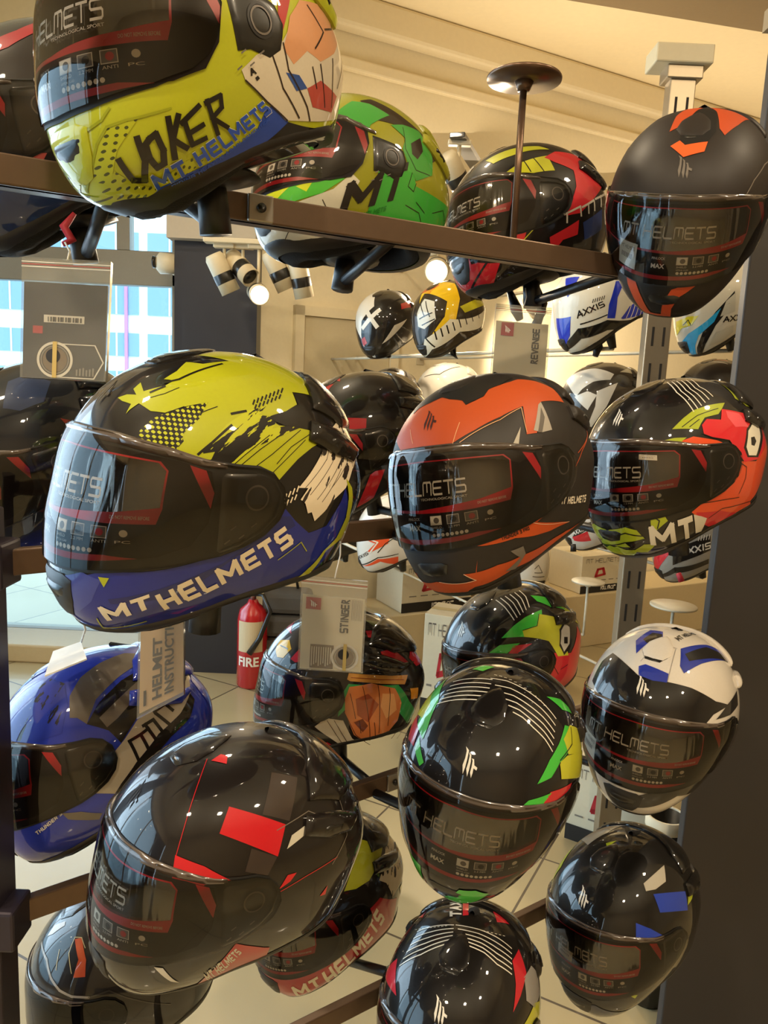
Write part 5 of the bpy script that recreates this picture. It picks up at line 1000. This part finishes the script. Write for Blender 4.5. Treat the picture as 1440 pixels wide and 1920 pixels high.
# ---- helmets ----
PAT = {'@halftone': pattern('halftone_dots', '14110e', 'a9ad20', 'dots', 1500), '@dotsA': pattern('fading_dots', 'a9ad20', '3d4218', 'dots', 1100), '@brushy': pattern('dry_brush_lime', '14110e', 'a9ad20', 'brush', 150),
       '@brushw': pattern('dry_brush_white', 'd6c8ae', '2a2420', 'brush2', 110), '@mottle': pattern('mottled_blue', '1e2c86', '15131c', 'brush2', 130)}
def des(k):
    return [(o[0], PAT.get(o[1], o[1]) if isinstance(o[1], str) else o[1])+tuple(o[2:]) for o in DESIGN.get(k, [])]
OUTC = [(0,21),(20,20.5),(40,18.5),(55,15),(60,12),(62,5),(60,-5),(56,-12),(49,-17),(36,-20.5),(15,-23),(0,-23.8)]
G1 = 'full-face helmets on the display rack'; G2 = 'helmets on the back wall rack'
H = [
 ('A', 'lime yellow full-face helmet with JOKER lettering seen from below at the top left', 'a9ad20', dict(plate=DARK, vent=paint('a9ad20'), steep=True, outline=[(0,21),(20,20.5),(40,18.5),(55,15),(60,12),(62,5),(60,-5),(56,-12),(49,-17),(36,-20.5),(15,-23),(0,-23.8)])),
 ('B', 'black and dark red full-face helmet behind the lime JOKER helmet, cut by the left edge', '1b1513', {}),
 ('C', 'green, cream and black full-face helmet with large MT letters behind the top bar', '8a8820', dict(logo=None, outline=OUTC)),
 ('D', 'red, black and yellow full-face helmet under the brown disc behind the top bar', '1a1512', {}),
 ('E', 'matte black full-face helmet with orange crown and orange chin lines at the upper right', '251e1a', dict(matte=True, vent=False, logo='6f665c', stickers=[(-30, -5, -17, -18, -1)])),
 ('F', 'large black, lime and blue full-face helmet with bold MT HELMETS lettering on the chin', '14110e', dict(logo='3a342c')),
 ('G', 'black full-face helmet with red patches between the lime helmet and the orange one', '1b1714', {}),
 ('H', 'dark blue-black full-face helmet behind the lime and blue one at the left edge', '14171e', {}),
 ('I', 'matte black and orange full-face helmet in the middle with a dark flame mark', '25201c', dict(matte=True, vent=False, logo='3a1a10', stickers=[(-32, -7, -18, -20, 0)])),
 ('J', 'glossy black full-face helmet with red cartoon head and lime leaves at the right', '14110f', dict(vent=False, stickers=[(22, 12, 32, 9, -1)])),
 ('K', 'blue, black and taupe full-face helmet at the lower left beside the rack post', '1f2f92', dict(matte=False)),
 ('L', 'full-face helmet in black and red checks with an orange and green jester style print', '15110e', dict(logo=None)),
 ('M', 'small black full-face helmet with green and yellow cartoon print behind the others', '14110f', {}),
 ('N', 'large glossy black full-face helmet with red rectangles at the bottom left', '15100e', dict(logo='2a2420')),
 ('O', 'glossy black full-face helmet with cream stripes and green edges at the bottom centre', '13100f', dict(vent=False, stickers=[(-47, 12, -34, -1, -2), (-44, -4, -29, -16, -2)])),
 ('P', 'white, black and blue full-face helmet in front of the dark column', 'c6beb2', dict(stickers=[(-34, -4, -20, -17, -2)])),
 ('Q', 'glossy black full-face helmet with blue rectangles at the lower right', '13110f', dict(stickers=[(-34, 3, -24, -14, -2), (-12, 0, 0, -6, -1)])),
 ('R', 'black, lime and red full-face helmet partly hidden behind the black one with red rectangles', '17130f', {}),
 ('S', 'glossy black helmet with cream chevron stripes seen from above at the bottom edge', '14110f', {}),
 ('T', 'dark helmet with taupe outline stripes in the bottom left corner', '191513', dict(visor='smoke', logo=None)),
]
random.seed(3)
placed = {}
for k, label, base, kw in H:
    c, a_ = POSES[k]; placed[k] = helmet('full_face_helmet', label, c, a_, base, des(k), group=G1, **kw)
BG = [
 ('U', 'black and white helmet with a white cross mark hanging high on the back wall', '1c1916'), ('V', 'yellow helmet with a jagged teeth print next to the black and white one', '2a2114'),
 ('W', 'white and blue helmet with AXXIS lettering on the back rack', 'd6cdb8'), ('X', 'helmet in white, cyan and yellow beside the dark column, partly hidden', 'c8c0ac'),
 ('Y', 'white helmet with dark pointed shapes behind the orange helmet', '3a342c'), ('Z', 'plain white helmet top behind the orange helmet', 'd8d2c4'), ('ZB', 'dark grey brown helmet behind the black and red one', '3d352b'),
 ('AA', 'black helmet with a thin orange line, peeking out over the cartoon helmet', '1c1815'), ('AB', 'white and orange helmet with AXXIS lettering below the display bar', 'cfc8bc'),
 ('AC', 'grey and red helmet with AXXIS lettering below the cartoon helmet', '8d867a'), ('AD', 'white and red helmet end seen between the orange helmet and the cartoon helmet', 'cfc8bc'), ('AE', 'white helmet with a small grey emblem far behind the orange helmet', 'd0c8b8'),
 ('AF', 'dark helmet seen from below behind the large lime and blue helmet', '1c1815')]
for k, label, base in BG:
    c, a_ = POSES[k]; placed[k] = helmet('full_face_helmet', label, c, a_, base, des(k), group=G2, visor='smoke' if k in ('AA', 'AF') else None, port=k in ('AA', 'AF'), logo=None, lowres=True)
# holders: a pad inside the neck opening, a stem and an arm back to the bar
PADM = mat('black_holder_plastic', '121010', .4)
def holder(k, bar):
    c, a_ = POSES[k]; c = np.array(c); R = rotm(*a_); up = R[:, 2]; base = c-up*.10; low = c-up*.165
    A_, d, z = BARS[bar]; t = (low[:2]-A_)@d; q = A_+d*t; q = np.array([q[0], q[1], z]); rt = empty('helmet_holder', q); tag(rt, HL[k], 'holder', 'black arms that carry the rack helmets')
    o = q; v = low[:2]-q[:2]; L = np.linalg.norm(v); v = v/(L+1e-9)
    zz = low[2]+.012
    s = MB().tube([base-o, low-o], [.016, .018], PADM); s.build('stem', rt)
    MB().tube([np.array([low[0], low[1], zz-.002])-o, np.array([q[0]+v[0]*.012, q[1]+v[1]*.012, z-.01])-o], .009, PADM).build('arm', rt)
    mb = MB(); mb.lathe([(.001, 0), (.05, -.004), (.055, -.010), (.02, -.018), (.001, -.018)], PADM, base-o, 20, R); mb.build('pad', rt)
names = {'A': 'the lime JOKER', 'B': 'the dark red', 'C': 'the green and cream', 'D': 'the red, black and yellow', 'E': 'the matte black and orange', 'F': 'the black, lime and blue', 'G': 'the black and red', 'H': 'the dark blue-black', 'I': 'the orange and black', 'J': 'the red cartoon',
         'K': 'the blue and taupe', 'L': 'the jester print', 'M': 'the small green cartoon', 'N': 'the red rectangle', 'O': 'the cream striped', 'P': 'the white and blue', 'Q': 'the blue rectangle', 'R': 'the lime and red', 'S': 'the chevron striped', 'T': 'the taupe striped'}
HL = {k: 'black holder arm under '+v+' helmet' for k, v in names.items()}
for ks, b in (('ABCDE', 1), ('FGHIJ', 2), ('KLMNOP', 3), ('QRST', 4)):
    for k in ks: holder(k, b)
# wall arms for the helmets at the back
for k, txt in (('U', 'the black and white cross'), ('V', 'the yellow teeth'), ('W', 'the blue and white'), ('X', 'the cyan and yellow'), ('Y', 'the white star'), ('Z', 'the plain white'), ('ZB', 'the grey brown'), ('AA', 'the orange lined'), ('AB', 'the orange and white'), ('AC', 'the grey and red'), ('AD', 'the red ended'), ('AE', 'the far white emblem'), ('AF', 'the dark far')):
    c, a_ = POSES[k]; c = np.array(c); up = rotm(*a_)[:, 2]; low = c-up*.16; rel = low[:2]-WA; s = rel@WD; o_ = rel@WN; w_ = wall_pt(s, 0, low[2]); rt = empty('wall_arm', w_); tag(rt, 'wall arm carrying '+txt+' helmet', 'bracket', 'arms on the back wall')
    MB().tube([c-up*.09-w_, low-w_], [.02, .012], PADM).build('stem', rt); MB().tube([low-w_, np.zeros(3)], .007, WST).build('rod', rt); wall = MB().box((0, 0, 0), (.05, .012, .07), WST, RW, .003).build('wall_plate', rt)

def strap(k, pts, m, r=.006):
    """webbing or cord hanging from a helmet's lining"""
    Mi = placed[k].matrix_world.inverted(); P = [np.array(Mi @ mathutils.Vector(map(float, at(*p)))) for p in pts]
    MB().tube(P, [r*.5]+[r]*(len(P)-2)+[r*.6], m, 8).build('chin_strap', placed[k])
SRED = mat('red_strap', 'a81c2c', .6)
strap('D', [(955, 545, 1.56), (968, 580, 1.54), (975, 600, 1.54)], PADM, .012); strap('D', [(1008, 540, 1.6), (1018, 570, 1.6), (1008, 603, 1.58), (1000, 610, 1.58)], PADM, .010)
strap('B', [(140, 400, 1.0), (120, 425, 1.0), (135, 450, 1.0), (118, 458, 1.0)], SRED, .006)
strap('W', [(1100, 625, 2.55), (1102, 640, 2.55), (1112, 640, 2.55)], SRED, .02); strap('W', [(1120, 625, 2.56), (1122, 650, 2.56), (1116, 668, 2.56)], PADM, .016)
strap('AC', [(1272, 1075, 2.62), (1278, 1090, 2.62)], SRED, .018); strap('AD', [(1075, 1020, 2.9), (1075, 1034, 2.9)], PADM, .02)
strap('V', [(850, 655, 3.2), (856, 672, 3.2), (846, 664, 3.2)], PADM, .008)
# ---- pouches, tags, boxes, fire extinguisher, lamps ----
BAGM = clear('zip_bag_film', 'f4f4f0', .12, .3, frost=.10); CARD = mat('manual_paper', 'd6c9ab', .7); CARDK = mat('manual_dark_cover', '1a1b1e', .5); TAN = mat('kraft_card', 'c7a578', .7)
REDL = mat('red_label', 'b02028', .5); INK = mat('black_ink', '1c1815', .6); GINK = mat('grey_ink', '7a7266', .6); GOLD = mat('gold_band', 'b39a58', .5); BRN = mat('brown_print', '6a5438', .6)
def flat(mb, VF, q, m, o, dz):
    """drawing on a flat card: quad of 3-D corners, raised dz towards the front"""
    q = [np.asarray(p, float) for p in q]; V, F = VF; V = np.asarray(V, float); n = np.cross(q[1]-q[0], q[3]-q[0]); n /= -np.linalg.norm(n)
    P = [((q[0]*(1-u)+q[1]*u)*v+(q[3]*(1-u)+q[2]*u)*(1-v))-o+n*dz for u, v in V]; mb.add(P, F, m, False)
SQ = (np.array([(0, 0), (1, 0), (1, 1), (0, 1)], float), [[0, 1, 2, 3]])
def sub(q, u0, v0, u1, v1, rot=0):
    f = lambda u, v: (q[0]*(1-u)+q[1]*u)*(1-v)+(q[3]*(1-u)+q[2]*u)*v     # v grows downwards
    r = [f(u0, v0), f(u1, v0), f(u1, v1), f(u0, v1)]; return r[-rot:]+r[:-rot] if rot else r
def slab(mb, q, t, m, o):
    q = [np.asarray(p, float)-o for p in q]; n = np.cross(q[1]-q[0], q[3]-q[0]); n /= -np.linalg.norm(n); V = [p+n*t/2 for p in q]+[p-n*t/2 for p in q]
    mb.add(V, [[0, 1, 2, 3], [7, 6, 5, 4], [0, 4, 5, 1], [1, 5, 6, 2], [2, 6, 7, 3], [3, 7, 4, 0]], m, False)
def pouch(label, q, cardq, card, draw, strap=None):
    o = (q[0]+q[1])/2; rt = empty('manual_pouch', o); tag(rt, label, 'pouch', 'clear bags with helmet manuals')
    c = MB(); slab(c, sub(q, *cardq), .003, card, o); draw(c, sub(q, *cardq), o); c.build('manual', rt)
    b = MB(); slab(b, q, .007, BAGM, o); b.build('bag', rt)
    z = MB()
    for v0, m in ((.035, FILM_WHITE), (.055, REDL), (.075, FILM_WHITE)): flat(z, SQ, sub(q, .0, v0, 1, v0+.006), m, o, .0045)
    z.build('zip_seal', rt)
    if strap is not None: MB().tube([np.zeros(3), (strap-o)*.5+np.array([.004, 0, 0]), strap-o], .0012, FILM_WHITE, 6).build('string', rt)
def quad(p, d): return [at(x, y, d if not isinstance(d, tuple) else d[i]) for i, (x, y) in enumerate(p)]
def emblem(mb, q, o, ring=GINK):
    flat(mb, disc(32, ri=.43), q, FILM_GREY, o, .0034); flat(mb, disc(28, .40, ri=.36), q, ring, o, .0034); flat(mb, disc(24, .34), q, BRN, o, .0032); flat(mb, disc(24, .2, (.45, .6)), q, CARDK, o, .0036); flat(mb, SQ, sub(q, .44, 0, .56, 1), GOLD, o, .0044)
def d1(c, q, o):
    flat(c, SQ, sub(q, .25, .34, .74, .42), FILM_GREY, o, .0025)
    for i in range(14): flat(c, SQ, sub(q, .30+i*.03, .36, .312+i*.03+.008*(i % 3), .41), INK, o, .003)
    flat(c, SQ, sub(q, .12, .46, .24, .54), REDL, o, .0025)
    flat(c, strokes([[(.0, 1), (.8, 1), (1, .5), (.8, 0), (0, 0)]], .03), sub(q, .45, .64, .99, .99), FILM_GREY, o, .003); emblem(c, sub(q, .18, .62, .62, 1.0), o)
    for i in range(6): flat(c, SQ, sub(q, .66+i*.04, .90-.01*(i % 3), .68+i*.04, .965), GINK, o, .003)
def d2(c, q, o):
    flat(c, SQ, sub(q, .06, .03, .30, .19), REDL, o, .003); flat(c, flame_mark(), sub(q, .12, .06, .24, .16), FILM_WHITE, o, .004)
    flat(c, tech_text('STINGER', .26, .3, .8), sub(q, .62, .02, .76, .48, 1)[::-1][0:0] or [sub(q, .62, .02, .76, .48)[k] for k in (3, 0, 1, 2)], INK, o, .003)
    for i in range(8): flat(c, SQ, sub(q, .80+i*.022, .02, .806+i*.022, .3), GINK, o, .003)
    flat(c, SQ, sub(q, .16, .66, .54, .98), BRN, o, .0026); emblem(c, sub(q, .50, .63, .95, .99), o)
    for i in range(9): flat(c, SQ, sub(q, .18+i*.038, .69, .195+i*.038, .95-.02*(i % 3)), CARD, o, .0032)
def d3(c, q, o):
    flat(c, SQ, sub(q, .10, .02, .34, .22), REDL, o, .003); flat(c, flame_mark(), sub(q, .16, .06, .28, .18), FILM_WHITE, o, .004)
    flat(c, tech_text('REVENGE', .26, .3, .8), [sub(q, .70, .08, .84, .62)[k] for k in (3, 0, 1, 2)], INK, o, .003)
def d4(c, q, o):
    flat(c, text_mesh('HELMET', .03), [sub(q, .30, .30, .52, .93)[k] for k in (3, 0, 1, 2)], INK, o, .003); flat(c, text_mesh('INSTRUCTION', .03), [sub(q, .58, -.02, .80, .93)[k] for k in (3, 0, 1, 2)], INK, o, .003)
    flat(c, SQ, sub(q, .10, .80, .16, .95), INK, o, .003); flat(c, SQ, sub(q, .1, .02, .2, .06), REDL, o, .003)
pouch('clear zip bag with a dark manual and round emblem hanging by the window', quad([(44, 483), (210, 492), (200, 717), (40, 708)], .88), (.02, .20, .97, .99), CARDK, d1, at(122, 455, .92))
pouch('clear zip bag with STINGER manual hanging in front of the jester print helmet', quad([(566, 1078), (690, 1090), (680, 1262), (558, 1254)], 1.22), (.03, .20, .97, .99), CARD, d2, bar_x(2, -.07))
pouch('clear zip bag with REVENGE manual hanging behind the orange helmet', quad([(930, 570), (1034, 578), (1022, 735), (918, 725)], 1.50), (.03, .20, .97, .99), CARD, d3, at(985, 540, 1.50))
pouch('kraft HELMET INSTRUCTION booklet in a clear bag below the lime and blue helmet', quad([(262, 1140), (346, 1140), (346, 1302), (258, 1348)], .98), (.04, .0, .97, .96), TAN, d4, at(300, 1120, .98))
# folded white tag on the blue helmet
o = at(125, 1240, 1.06); t = empty('price_tag', o); tag(t, 'folded white paper tag lying on top of the blue and taupe helmet', 'tag')
c = MB(); slab(c, quad([(100, 1222), (152, 1204), (163, 1236), (84, 1268)], (1.10, 1.12, 1.02, 1.0)), .002, mat('white_paper', 'dcdcd8', .7), o); c.build('card', t)
MB().tube([np.array(at(152, 1204, 1.12))-o, np.array(at(160, 1180, 1.08))-o, np.array(at(155, 1160, 1.05))-o], .0015, FILM_WHITE, 6).build('string', t)
def carton(label, px, py, d, w, dp, h, ang, prints, red=False, p=None):
    """white helmet carton, front lower left corner at a pixel"""
    p = at_z(px, py, 0) if p is None else p; rt = empty('helmet_box', p); tag(rt, label, 'box', 'white cardboard helmet boxes'); R = rotm(ang, 0, 0); W = mat('white_carton', 'cfc4a8', .6); o = np.zeros(3)
    m = MB().box(R@np.array([w/2, dp/2, h/2]), (w, dp, h), W, R, .003)
    q = [R@np.array([0, -.001, h]), R@np.array([w, -.001, h]), R@np.array([w, -.001, 0]), R@np.array([0, -.001, 0])]
    flat(m, SQ, sub(q, 0, .80, 1, 1), INK, o, .001); flat(m, tech_text('MT HELMETS', .13), sub(q, .08, .08, .80, .20), FILM_DK, o, .001)
    flat(m, text_mesh('FULL FACE', .02), sub(q, .42, .84, .70, .94), FILM_WHITE, o, .003)
    if red: flat(m, SQ, sub(q, .40, .82, .72, .99), REDL, o, .002)
    flat(m, strokes([[(0, 0), (.2, .9), (.8, 1), (1, .2), (0, 0)]], .3), sub(q, .30, .36, .48, .56), REDL, o, .001)
    for i in range(5): flat(m, SQ, sub(q, .1+i*.16, .66, .2+i*.16, .68), GINK, o, .001)
    for i in range(4): flat(m, disc(10), sub(q, .45+i*.12, .83, .50+i*.12, .87), FILM_WHITE, o, .003) if not red else None
    q2 = [R@np.array([0, 0, h+.001]), R@np.array([0, dp, h+.001]), R@np.array([w, dp, h+.001]), R@np.array([w, 0, h+.001])]
    m.build('carton', rt); MB().box(R@np.array([w/2, dp/2, h+.001]), (w*.98, .045, .001), mat('parcel_tape', 'b9a97e', .3), R).build('tape', rt)
CW = WST
# low platform along the back wall that carries the boxes
s_, _ = wall_s(690, 1100); e_, _ = wall_s(1300, 1100)
pl = wall_box(MB(), s_-.1, e_, 0, .34, .02, .40, mat('platform_laminate', 'c9b78f', .5), .006).build('platform'); tag(pl, 'long low cream platform along the back wall with boxes on it', 'platform')
def on_plat(s, out, label, w, dp, h, ang=None, red=False):
    p = wall_pt(s, out, .342); carton(label, 0, 0, 0, w, dp, h, math.degrees(WANG) if ang is None else ang, True, red, p)
on_plat(s_+.02, .37, 'white helmet box with a black FULL FACE label on the platform, leftmost', .46, .30, .27)
on_plat(s_+.62, .37, 'white helmet box on the platform between the jester and small cartoon helmets', .30, .30, .30)
on_plat(s_+1.30, .37, 'white helmet box on the platform behind the small cartoon helmet', .40, .30, .24)
carton('tall white MT HELMETS box standing on the floor left of the small cartoon helmet', 786, 1345, 3.1, .26, .22, .52, -20, True)
carton('white helmet box with a red FULL FACE label on the floor behind the striped helmet', 1058, 1570, 2.42, .30, .26, .30, -32, True, True)
# fire extinguisher at the foot of the pillar
RED = mat('extinguisher_red', 'b3131c', .25, coat=.8); p = at(472, 1262, 4.0); p[2] = 0; fx = empty('fire_extinguisher', p); tag(fx, 'red fire extinguisher with FIRE lettering standing on the floor by the dark pillar', 'fire extinguisher')
MB().lathe([(.001, 0), (.070, 0), (.078, .012), (.078, .36), (.066, .41), (.03, .44), (.022, .46), (.001, .46)], RED, n=32).build('cylinder', fx)
lb = MB()
for i in range(12):
    a0 = math.radians(-140+i*100/12); a1 = math.radians(-140+(i+1)*100/12); r = .079
    lb.add([(r*math.cos(a0), r*math.sin(a0), .20), (r*math.cos(a1), r*math.sin(a1), .20), (r*math.cos(a1), r*math.sin(a1), .36), (r*math.cos(a0), r*math.sin(a0), .36)], [[0, 1, 2, 3]], mat('label_cream', 'cbb894', .5))
V, F = text_mesh('FIRE', .03); V, F = subdiv(V, F, .15); lb.add([(.0805*math.cos(math.radians(-135+u*80)), .0805*math.sin(math.radians(-135+u*80)), .125+v*.05) for u, v in V], F, FILM_WHITE); lb.build('label', fx)
MB().tube([(0, 0, .46), (0, 0, .52)], .016, STEEL).box((.0, -.03, .53), (.025, .12, .012), DARK, bev=.003).box((.0, -.03, .505), (.02, .10, .01), DARK, bev=.003).build('valve', fx)
MB().tube([(0, -.02, .49), (.06, -.06, .50), (.10, -.07, .42), (.05, -.085, .28), (.0, -.09, .20)], [.010, .010, .011, .013, .016], DARK).build('hose', fx)
# grey quilted gear bag beside it
p = at(535, 1230, 4.0); p[2] = 0; gb = empty('gear_bag', p); tag(gb, 'dark grey quilted bag standing behind the fire extinguisher', 'bag')
QM = mat('grey_quilted_fabric', '4a453e', .85, bump=.3, bscale=90); m = MB()
for r in range(4): m.box((0, .05, .07+r*.125), (.24+.01*(r % 2), .16, .118), QM, bev=.03)
m.build('body', gb); MB().tube([(-.05, .05, .51), (-.04, .05, .57), (.04, .05, .57), (.05, .05, .51)], .008, DARK).build('handle', gb)
# security camera
p = at(312, 494, 3.85); sc_ = empty('security_camera', p); tag(sc_, 'white dome security camera fixed beside the dark pillar', 'camera'); RD = rotm(0, 0, 90)
MB().lathe([(.001, -.05), (.05, -.05), (.052, .03), (.03, .05), (.001, .05)], mat('white_plastic', 'd6cbb0', .4), n=28, R=rotm(180, 0, 0)@np.array([[0, 0, 1], [0, 1, 0], [1, 0, 0.]])).box((.06, .03, .0), (.07, .07, .11), mat('white_plastic', 'd6cbb0', .4), bev=.01).build('housing', sc_)
MB().lathe([(.001, 0), (.026, 0), (.030, .012), (.001, .016)], DARK, (-.045, -.028, 0), 20, R=np.array([[0, 0, -1], [0, 1, 0], [1, 0, 0.]])).build('lens', sc_)
# track lights
BULB = mat('lamp_bulb_lit', 'fff0d0', .5, emit=30); WPL = mat('white_lamp_housing', 'cdbf9f', .45)
def track_head(px, py, d, aim, label, lit, energy=0, r=.042, L=.17, railz=None, wall=False):
    p = at(px, py, d); railz = (TRZ-p[2]) if railz is None else railz; v = np.array(aim, float)-p; v /= np.linalg.norm(v); x = np.cross(v, [0, 0, 1.]); x /= np.linalg.norm(x); y = np.cross(v, x); R = np.stack([x, y, v], 1)
    rt = empty('track_spotlight', p); tag(rt, label, 'spotlight', 'track spotlights')
    MB().lathe([(.001, -L*.6), (r*.8, -L*.6), (r, -L*.5), (r, L*.4), (r*.92, L*.4), (r*.86, L*.3), (.001, L*.28)], WPL, n=28, R=R).lathe([(r*1.0, -L*.1), (r*1.02, -L*.08), (r*1.02, L*.12), (r*1.0, L*.14)], DARK, n=28, R=R, cap=False).build('housing', rt)
    MB().lathe([(.001, L*.30), (r*.8, L*.30), (r*.8, L*.33), (.001, L*.34)], BULB if lit else DARK, n=24, R=R).build('lamp_face', rt)
    if wall:
        w_ = wall_pt((p[:2]-WA)@WD, 0, p[2]+.08)-p; MB().tube([(0, 0, 0), (0, 0, .08), w_], .009, WPL).box(w_, (.09, .02, .09), WPL, RW, .004).build('mount', rt)
    else: MB().tube([(0, 0, 0), (0, 0, railz-.01)], .007, WPL).box((0, 0, railz-.005), (.09, .035, .02), WPL, bev=.004).build('mount', rt)
    if lit: lamp('spotlight_beam', 'SPOT', p+v*(L*.42), energy, WARM, .03, aim=p+v, spot=95)
    return p
TRZ = at(420, 520, 3.3)[2]+.135
h1 = track_head(420, 520, 3.3, at(600, 900, 3.6), 'white track spotlight, unlit, leftmost of the cluster by the pillar', False)
track_head(455, 505, 3.3, at(640, 700, 3.0), 'white track spotlight, unlit, second of the cluster by the pillar', False)
track_head(484, 550, 3.3, at(560, 640, 2.2), 'small lit track spotlight facing the viewer by the dark pillar', True, 25)
track_head(525, 515, 3.3, at(700, 900, 3.6), 'white track spotlight, unlit, tilted right beside the lit one', False)
track_head(565, 528, 3.3, at(640, 900, 3.6), 'white track spotlight, unlit, rightmost of the cluster', False)
track_head(820, 505, 3.9, at(760, 640, 2.6), 'brightly lit spotlight above the yellow teeth print helmet', True, 90, .06, wall=True)
track_head(858, 335, 3.0, at(990, 600, 3.4), 'white track spotlight under the black track beside the red and black helmet', True, 40, railz=.135)
def rail(p0, p1, label, m, w=.06, rods=True):
    c = (p0+p1)/2; v = p1-p0; L = np.linalg.norm(v); v /= L; y = np.cross([0, 0, 1.], v); y /= np.linalg.norm(y); R = np.stack([v, y, np.cross(v, y)], 1); mb = MB().box((0, 0, 0), (L, w, .02), m, R, .003)
    for t in (-.35, .35) if rods else (): mb.tube([R@np.array([L*t, 0, .005]), R@np.array([L*t, 0, .005])+np.array([0, 0, CEIL-c[2]-.005])], .004, m, 8)
    rt = mb.build('light_track'); rt.location = tuple(map(float, c)); tag(rt, label, 'light track')
track_head(1003, 575, 4.0, at(1045, 650, 4.5), 'lit spotlight aimed at the back wall behind the REVENGE manual', True, 80, .045, wall=True)
z0 = TRZ+.012; q0 = at(385, 500, 3.3); q1 = at(600, 500, 3.3); rail(np.array([q0[0], q0[1]-.02, z0]), np.array([q1[0], q1[1]-.02, z0]), 'white light track above the cluster of spotlights', WPL)
z1 = at(858, 335, 3.0)[2]+.135; q2 = at(858, 335, 3.0); s9 = wall_s(985, 268)[0]; w9 = wall_pt(s9, -.01, z1+.01); e9 = np.array([q2[0], q2[1], z1+.01]); rail(e9+(e9-w9)*.03, w9, 'black light track above the red, black and yellow helmet, fixed to the back wall', DARK, .06, False)
# recessed downlights in the ceiling
for i, (x, y) in enumerate(DOWNLIGHTS):
    rt = empty('downlight', (x, y, CEIL)); tag(rt, 'round recessed downlight in the cream ceiling above the shop floor', 'downlight', 'recessed downlights')
    MB().lathe([(.085, -.004), (.10, -.008), (.105, 0), (.085, 0)], WPL, cap=False).build('ring', rt); MB().lathe([(.001, -.004), (.085, -.004), (.085, -.002), (.001, -.002)], BULB).build('diffuser', rt)
# lamps washing the back wall
for s, z, e in ((1.6, 2.6, 30), (2.6, 2.5, 34)):
    pass
# black cylindrical bin between the upright and the dark column
p = at(1250, 1530, 1.95); ht = p[2]; fl = empty('bin', (p[0], p[1], 0)); tag(fl, 'slim black cylindrical bin with a cream rim behind the white helmet by the dark column', 'bin')
MB().lathe([(.001, 0), (.045, 0), (.048, .01), (.048, ht), (.044, ht), (.044, .02), (.001, .02)], DARK, n=32).build('body', fl); MB().lathe([(.0485, ht-.03), (.050, ht-.028), (.050, ht+.004), (.044, ht+.004), (.044, ht)], CARD, cap=False).build('rim', fl)
